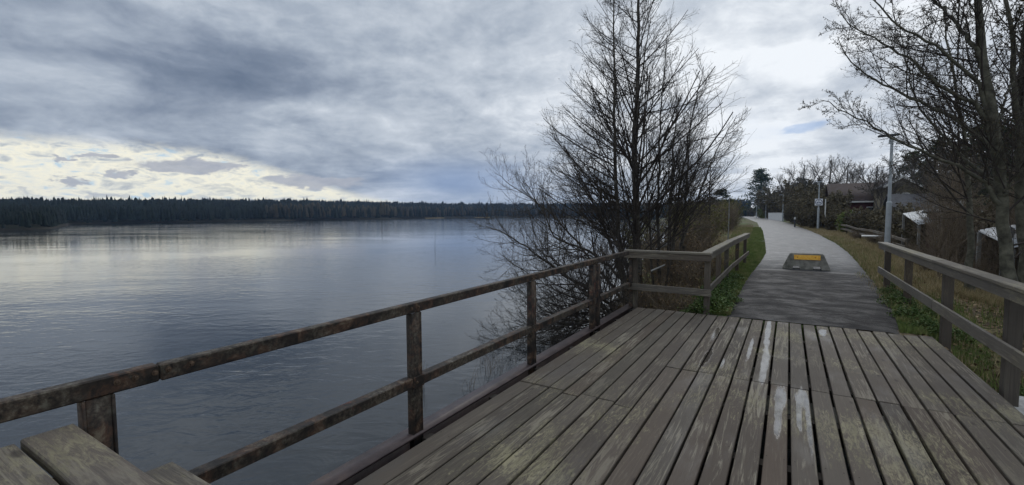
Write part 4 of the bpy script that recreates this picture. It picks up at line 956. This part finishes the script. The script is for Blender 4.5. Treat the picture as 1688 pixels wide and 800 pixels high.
# big bare crowns beyond
bg_ = dict(cnt=16, t0=.25, t1=.97, ang=(48, 12), l0=4.2, l1=1.6, up=.06, wob=.08)
def far_bare(label, px, yt, Y, seed, base=372):
    b = at_y(px, base, Y); z0 = hz(b[0], Y); top = at_y(px, yt, Y)[2]; h = top - z0
    q = dict(bg_); q['l0'] = h * .42; q['l1'] = h * .16
    B0 = np.array([b[0], Y, z0]); 
    return bare_tree('bare_tree', label, 'tree', B0, [([B0 - [0, 0, .4], B0 + [0, 0, h * .35], B0 + [h * .02, 0, h * .9]], h * .022, h * .005), ([B0 + [0, 0, h * .3], B0 + [-h * .1, .2, h * .6], B0 + [-h * .2, .3, h * .85]], h * .012, h * .004), ([B0 + [0, 0, h * .3], B0 + [h * .12, -.3, h * .6], B0 + [h * .22, .3, h * .82]], h * .012, h * .004)], seed,
                     q, dict(cnt=8, ang=(40, 12), l0=.5, l1=.2), dict(cnt=5, ang=(42, 14), l0=.5, l1=.25), bark='twig_far', twig='twig_far', rmin=.012, n=12)
far_bare('rounded bare tree just right of the round dark evergreen', 1321, 262, 104, 51)
far_bare('broad bare tree above the left end of the brown roof', 1364, 254, 92, 52)
far_bare('bare tree above the middle of the brown roof', 1392, 258, 96, 53)
far_bare('pale budding tree between the tall pine and the rounded bare tree', 1298, 282, 118, 54)
far_bare('bare tree rising behind the grey gabled house', 1440, 262, 80, 55)
far_bare('bare tree in front of the right part of the brown roof', 1450, 280, 50, 58)
far_bare('twiggy bare tree above the slate roofed outbuilding', 1530, 250, 42, 59)
far_bare('twiggy bare tree behind the small red shed', 1580, 240, 36, 60)
far_bare('bare tree left of the wooded slope near the lamp head', 1500, 240, 62, 56)
# hedges: dense brown / green masses near the houses
hs = shrub_proto('hedge_shrub', 'dense brown green hedge shrub beside the houses', 'shrub', 61, 26, 3.0, 1.9, 'twig_brown', 'hedge_brown', 5200, .14, rmin=.008, group='hedge shrubs in front of the houses')
sp = []
for px, yt, Y in ((1303, 336, 108), (1312, 335, 84), (1325, 332, 78), (1338, 326, 70), (1352, 322, 64), (1366, 320, 58), (1380, 338, 56), (1395, 345, 52), (1330, 345, 62), (1345, 343, 56), (1420, 350, 46), (1440, 345, 42), (1372, 352, 50), (1285, 337, 150), (1270, 338, 175), (1255, 340, 205), (1240, 343, 240), (1305, 322, 112), (1290, 312, 140), (1276, 318, 150), (1335, 303, 96), (1352, 306, 92), (1345, 312, 84), (1310, 330, 120), (1455, 347, 48), (1425, 346, 55), (1470, 352, 36), (1500, 340, 31), (1620, 345, 25), (1650, 335, 22), (1688, 330, 21), (1530, 355, 27), (1232, 345, 260)):
    p = at_y(px, yt, Y); sp.append((p[0], Y, max(.3, (p[2] - hz(p[0], Y)) / 3.1)))
def lab_hedge(x, y, q):
    if y > 100: return 'dark hedge shrub behind the far street lamps', 'hedge shrubs behind the far street lamps'
    if y > 60: return 'dense brown green hedge shrub left of the brown roofed house', 'hedge shrubs left of the brown roofed house'
    if y < 40: return 'dense brown hedge shrub close round the sheds', 'hedge shrubs close round the sheds'
scatter([hs], sp, lab_hedge)
gcs = shrub_proto('green_shrub', 'rounded fresh green shrub by the far street lamps', 'shrub', 62, 20, 3.0, 1.4, 'twig_brown', 'grass_green', 5000, .16, rmin=.008)
p = at_y(1257, 345, 158); gcs.location = (p[0], 158, hz(p[0], 158)); gcs.scale = (hof(1257, 345, 158) / 3.1,) * 3
p = at_y(1392, 350, 47); copy_tree(gcs, (p[0], 47, hz(p[0], 47)), 1., hof(1392, 351, 47) / 3.1, 'rounded green shrub in front of the small white porch')

# far shore forest: one mass of conifers, pale birches along the water
rng = np.random.default_rng(71)
def forest(name, mat, n, xs_, hgt, dmin, dmax, sharp=1., conif=True, wid=.145):
    """n trees inland of the far shore between two headings xs_ (photo columns)"""
    cand = []
    while len(cand) < n:
        m_ = n * 6; px = rng.uniform(xs_[0], xs_[1], m_); D = rng.uniform(60, 680, m_)
        dirs = fwd[None, :] + right[None, :] * ((px - 844) / F)[:, None]; dirs[:, 2] = 0; dirs = unit(dirs); X = dirs[:, 0] * D; Y_ = dirs[:, 1] * D
        d_ = seg_dist(X, Y_, shore); ok = (~inside(X, Y_, shore)) & (d_ > dmin) & (d_ < dmax) & (X < -18)
        ok &= ~((px > 1080) & (D < 200))
        cand += list(zip(X[ok], Y_[ok]))
    c = np.array(cand[:n]); z = height(c[:, 0], c[:, 1]); h = rng.uniform(*hgt, n); dist = np.hypot(c[:, 0], c[:, 1]); h *= .88 + .14 * (np.sin(c[:, 0] * .11) * np.sin(c[:, 1] * .09 + 1) + .5 * np.sin(c[:, 0] * .31 + c[:, 1] * .23)) ** 2 ; h *= np.clip((dist / 270) ** 1.25, .34, 1.25)
    gq = Geo(); k_ = 6; an = np.arange(k_) * 2 * np.pi / k_
    layers = [(.10, .62, 1.), (.34, .82, .74), (.60, 1.0, .48)] if conif else [(.15, .75, .9), (.45, .95, .8)]
    for (b0, b1, wq) in layers:
        r = (h * wid * wq)[:, None] * rng.uniform(.65, 1.25, (n, k_)); zz_ = (z + h * b0)[:, None] + rng.normal(size=(n, k_)) * (h * .04)[:, None]
        ring = np.stack([c[:, :1] + r * np.cos(an), c[:, 1:] + r * np.sin(an), zz_], -1)
        if conif:
            tip = np.stack([c[:, 0] + rng.normal(size=n) * .1, c[:, 1], z + h * b1], -1)[:, None, :]
            V = np.concatenate([ring, tip], 1); T = np.array([(i, (i + 1) % k_, k_) for i in range(k_)]); gq.add(V.reshape(-1, 3), None, (np.arange(n)[:, None, None] * (k_ + 1) + T[None]).reshape(-1, 3))
        else:
            ring2 = ring * 1.0; ring2[:, :, 2] = (z + h * b1)[:, None] - np.abs(rng.normal(size=(n, k_))) * (h * .12)[:, None]; ring2[:, :, :2] = c[:, None, :] + (ring[:, :, :2] - c[:, None, :]) * .55
            tip = np.stack([c[:, 0], c[:, 1], z + h * (b1 + .05)], -1)[:, None, :]
            V = np.concatenate([ring, ring2, tip], 1); Qd = np.array([(i, (i + 1) % k_, k_ + (i + 1) % k_, k_ + i) for i in range(k_)]); T = np.array([(k_ + i, k_ + (i + 1) % k_, 2 * k_) for i in range(k_)])
            o_ = np.arange(n)[:, None, None] * (2 * k_ + 1); gq.add(V.reshape(-1, 3), (o_ + Qd[None]).reshape(-1, 4), (o_ + T[None]).reshape(-1, 3))
    return tag(gq.build(name, mat), kind='stuff')
tag(forest('far_forest', 'far_conifer', 15000, (-60, 1235), (4.5, 8.), .5, 170), 'dark conifer forest covering the far side of the lake', 'forest')
tag(forest('far_pines', 'far_conifer', 9000, (-60, 1235), (4.5, 7.5), .5, 170, conif=False, wid=.17), 'rounder dark pines mixed into the forest across the lake', 'forest')
tag(forest('shore_birches', 'far_birch', 700, (430, 1215), (4.5, 9), 1.5, 14, conif=False, wid=.17), 'pale brown bare birches fringing the far shore', 'trees')
gq = Geo(); ss = shore[14:18]; pp = smooth_path([(x, y, 0) for x, y in ss], 160)
for i in range(len(pp) - 1):
    a, b_ = pp[i], pp[i + 1]; cdir = unit(np.array([-110., 150., 0]) * -1 - a * 0 + np.array([110 - 110, 0, 0]) - a); o_ = unit(np.array([-100., 180., 0]) - a) * 1.6
    gq.add([a + [0, 0, WATER - .05], b_ + [0, 0, WATER - .05], b_ + [0, 0, WATER + .35], a + [0, 0, WATER + .35], a + o_ + [0, 0, WATER - .05], b_ + o_ + [0, 0, WATER - .05], ], [(4, 5, 2, 3)])
tag(gq.build('shore_reeds', 'grass_dry'), 'thin pale belt of dry reeds along the far shore', 'reeds', kind='stuff')

# ------------------------------------------------------------------ grass, herbs, litter
def blades(name, mat, pos, hgt, wd, label, cat, lean=.35, seed=1):
    rng = np.random.default_rng(seed); n = len(pos); a = rng.uniform(0, 6.28, n); h = hgt * rng.uniform(.4, 1.25, n); ln = rng.uniform(0, lean, n) * h; b = rng.uniform(0, 6.28, n)
    side = np.stack([np.cos(a), np.sin(a), 0 * a], 1) * (wd * rng.uniform(.6, 1.3, n))[:, None]; top = np.stack([np.cos(b) * ln, np.sin(b) * ln, h], 1); mid = top * [.35, .35, .55]
    V = np.stack([pos - side, pos + side, pos + mid + side * .7, pos + mid - side * .7, pos + top], 1)
    i0 = np.arange(n)[:, None] * 5
    o = link(name, mesh_np(name, V.reshape(-1, 3), (i0 + [[0, 1, 2, 3]]).reshape(-1, 4), (i0 + [[3, 2, 4]]).reshape(-1, 3)), mat); return tag(o, label, cat, kind='stuff')
def ground_pts(n, fx_, seed, pmin=0.3, clump=1.1):
    rng = np.random.default_rng(seed); X, Y_ = fx_(rng, n); k_ = rough_h(X * clump, Y_ * clump) + rng.normal(size=len(X)) * .18; ok = k_ > -pmin; X, Y_ = X[ok], Y_[ok]
    return np.stack([X, Y_, height(X, Y_) - .01], 1)
def verge_left(rng, n):
    y = 8 + (60 - 8) * rng.random(n) ** 2.2; return edge_x(pL, y) + .12 - (rng.random(n) ** 1.3) * (1.0 + .03 * y), y
def bank_left(rng, n):
    y = 9 + (70 - 9) * rng.random(n) ** 1.8; return edge_x(pL, y) - .7 - rng.random(n) * (1.9 + .05 * y), y
def verge_right(rng, n):
    y = 12 + (70 - 12) * rng.random(n) ** 1.7; return edge_x(pR, y) - .10 + rng.random(n) * 2.6, y
def right_near(rng, n):
    return 1.5 + rng.random(n) * 6, 5.8 + rng.random(n) * 9
blades('verge_grass', 'grass_green', ground_pts(110000, verge_left, 81, .45), .085, .006, 'short green grass on the verge left of the path', 'grass')
blades('bank_grass', 'grass_dry', ground_pts(26000, bank_left, 82, .05), .28, .005, 'dry tan grass on the bank between the shrubs left of the path', 'grass', .6)
blades('roadside_grass', 'grass_dry', ground_pts(42000, verge_right, 83, .25), .17, .006, 'dry tan grass on the verge right of the path', 'grass', .6)
blades('verge_grass', 'grass_green', ground_pts(26000, lambda r, n: (edge_x(pR, (yy := 8 + 30 * r.random(n) ** 1.6)) - .08 + r.random(n) ** 1.5 * 1.0, yy), 84, .3), .09, .005, 'green grass strip along the right edge of the path', 'grass')
blades('bank_grass', 'grass_green', ground_pts(16000, right_near, 85, -.05), .16, .005, 'tufts of green grass beneath the right railing', 'grass', .5)
blades('bank_grass', 'grass_dry', ground_pts(16000, right_near, 86, .0, 1.7), .17, .005, 'flattened dry grass beneath the right railing', 'grass', .95)
rng = np.random.default_rng(91)
def litter(name, fx_, n, seed, label):
    p = ground_pts(n, fx_, seed, .5, .8); p[:, 2] += .02; gq = Geo(); leaves(gq, p, .05, np.random.default_rng(seed), .85, 1.4); return tag(gq.build(name, 'litter_leaf'), label, 'leaf litter', kind='stuff')
litter('leaf_litter', right_near, 14000, 92, 'brown fallen leaves on the ground under the right trees')
litter('leaf_litter', lambda r, n: (-3.6 + r.random(n) * 2.5, 8.1 + r.random(n) * 8), 9000, 93, 'brown fallen leaves round the stumps behind the short railing')
# twiggy brash on the ground right
def herb_proto(name, label, seed, n=130, rad=.28, h=.2, group=None):
    rng = np.random.default_rng(seed); t = thing(name, label, 'plant', (0, 0, 0), group)
    a = rng.uniform(0, 6.28, n); r = rad * rng.random(n) ** .6; z = h * (1 - .6 * (r / rad) ** 2) * rng.uniform(.35, 1.1, n); c = np.stack([r * np.cos(a), r * np.sin(a), z], 1)
    g1 = Geo(); P = np.stack([c * [.4, .4, 0], c * [.8, .8, .6], c], 1); V, Q = tubes(P, np.full((n, 3), .002), 3); g1.add(V, Q); g1.build('stems', 'leaf_olive', t)
    g2 = Geo(); cc = np.repeat(c, 9, 0) + rng.normal(size=(n * 9, 3)) * .026; leaves(g2, cc, .026, rng, .5, 1.25); g2.build('leaves', 'leaf_fresh', t); return t
hg = 'fresh green ground elder clumps beside the path'
h1 = herb_proto('herb_clump', 'fresh green leafy clump of weeds beside the path edge', 95, group=hg)
spots = [(-1.05, 8.15, 1.15), (-1.35, 8.25, 1.2), (-1.6, 8.35, 1.1), (-1.1, 8.6, 1.1), (-1.0, 9.1, 1.0), (-1.3, 9.5, 1.0), (-1.08, 9.9, .9), (-1.05, 10.6, .9), (-1.2, 11.3, .9), (-1.1, 12.2, .8), (-1.95, 8.3, .9),
         (1.98, 12.3, .75), (1.75, 11.5, .7), (1.85, 10.9, .8), (1.68, 10.2, .9), (1.98, 9.6, .8), (1.62, 9.1, .8), (2.1, 8.7, .7), (1.72, 8.4, .8), (3.2, 9.3, 1.), (2.5, 8.0, .6)]
for i, (x, y, s_) in enumerate(spots):
    if i == 0: c = h1; h1.location = (x, y, hz(x, y)); h1.scale = (s_,) * 3
    else: c = copy_tree(h1, (x, y, hz(x, y) - .01), rs.uniform(0, 6), s_ * rs.uniform(.85, 1.15))
    if x < 0 and y < 8.7: c['label'] = 'fresh green weed clump at the foot of the short railing'; c['group'] = 'green weeds at the foot of the short railing'
    elif x < 0: c['label'] = 'fresh green weed clump under the bent railing by the path'; c['group'] = 'green weeds under the bent railing'
    elif y > 10: c['label'] = 'fresh green weed clump at the far posts of the right railing'; c['group'] = 'green weeds at the far posts of the right railing'
    else: c['label'] = 'fresh green weed clump near the deck corner under the right railing'; c['group'] = 'green weeds near the deck corner under the right railing'
# reeds standing in the water by the deck
def reed_clump(label, base_px, n, h, seed, spread=.12):
    rng = np.random.default_rng(seed); b = on_z(*base_px, WATER); t = thing('reed_clump', label, 'reeds', tuple(b)); ps = []
    for i in range(n):
        o_ = np.array([rng.normal() * spread, rng.normal() * spread, 0]); ln = rng.normal(size=2) * .3 * h; hh = h * rng.uniform(.5, 1.1)
        ps.append(([o_ - [0, 0, .2], o_ + [ln[0] * .3, ln[1] * .3, hh * .6], o_ + [ln[0], ln[1], hh]], .004, .002))
    P, R = stems(ps, 6, seed, .004); gq = Geo(); V, Q = tubes(P, R, 3); gq.add(V, Q); gq.build('stalks', 'twig_brown', t)
reed_clump('two bent dry reed stalks in the water by the deck edge', (693, 640), 5, .42, 96, .05)
reed_clump('sparse dry reeds in the water under the willow twigs', (815, 612), 26, .32, 97, .16)
reed_clump('few dry reeds in the water left of the willow twigs', (775, 640), 7, .3, 98, .08)

# ------------------------------------------------------------------ air: far things fade a little towards blue
m_ = bpy.data.materials.new('haze'); m_.use_nodes = True; nt = m_.node_tree; nt.nodes.clear()
o_ = nt.nodes.new('ShaderNodeOutputMaterial'); v_ = nt.nodes.new('ShaderNodeVolumePrincipled')
v_.inputs['Color'].default_value = (.42, .62, 1., 1); v_.inputs['Density'].default_value = .00022; v_.inputs['Anisotropy'].default_value = .2
nt.links.new(v_.outputs[0], o_.inputs['Volume']); MATS['haze'] = m_
gq = Geo(); gq.box((-1000, -720, -6), (820, 1250, 48)); tag(gq.build('haze', 'haze'), kind='stuff')
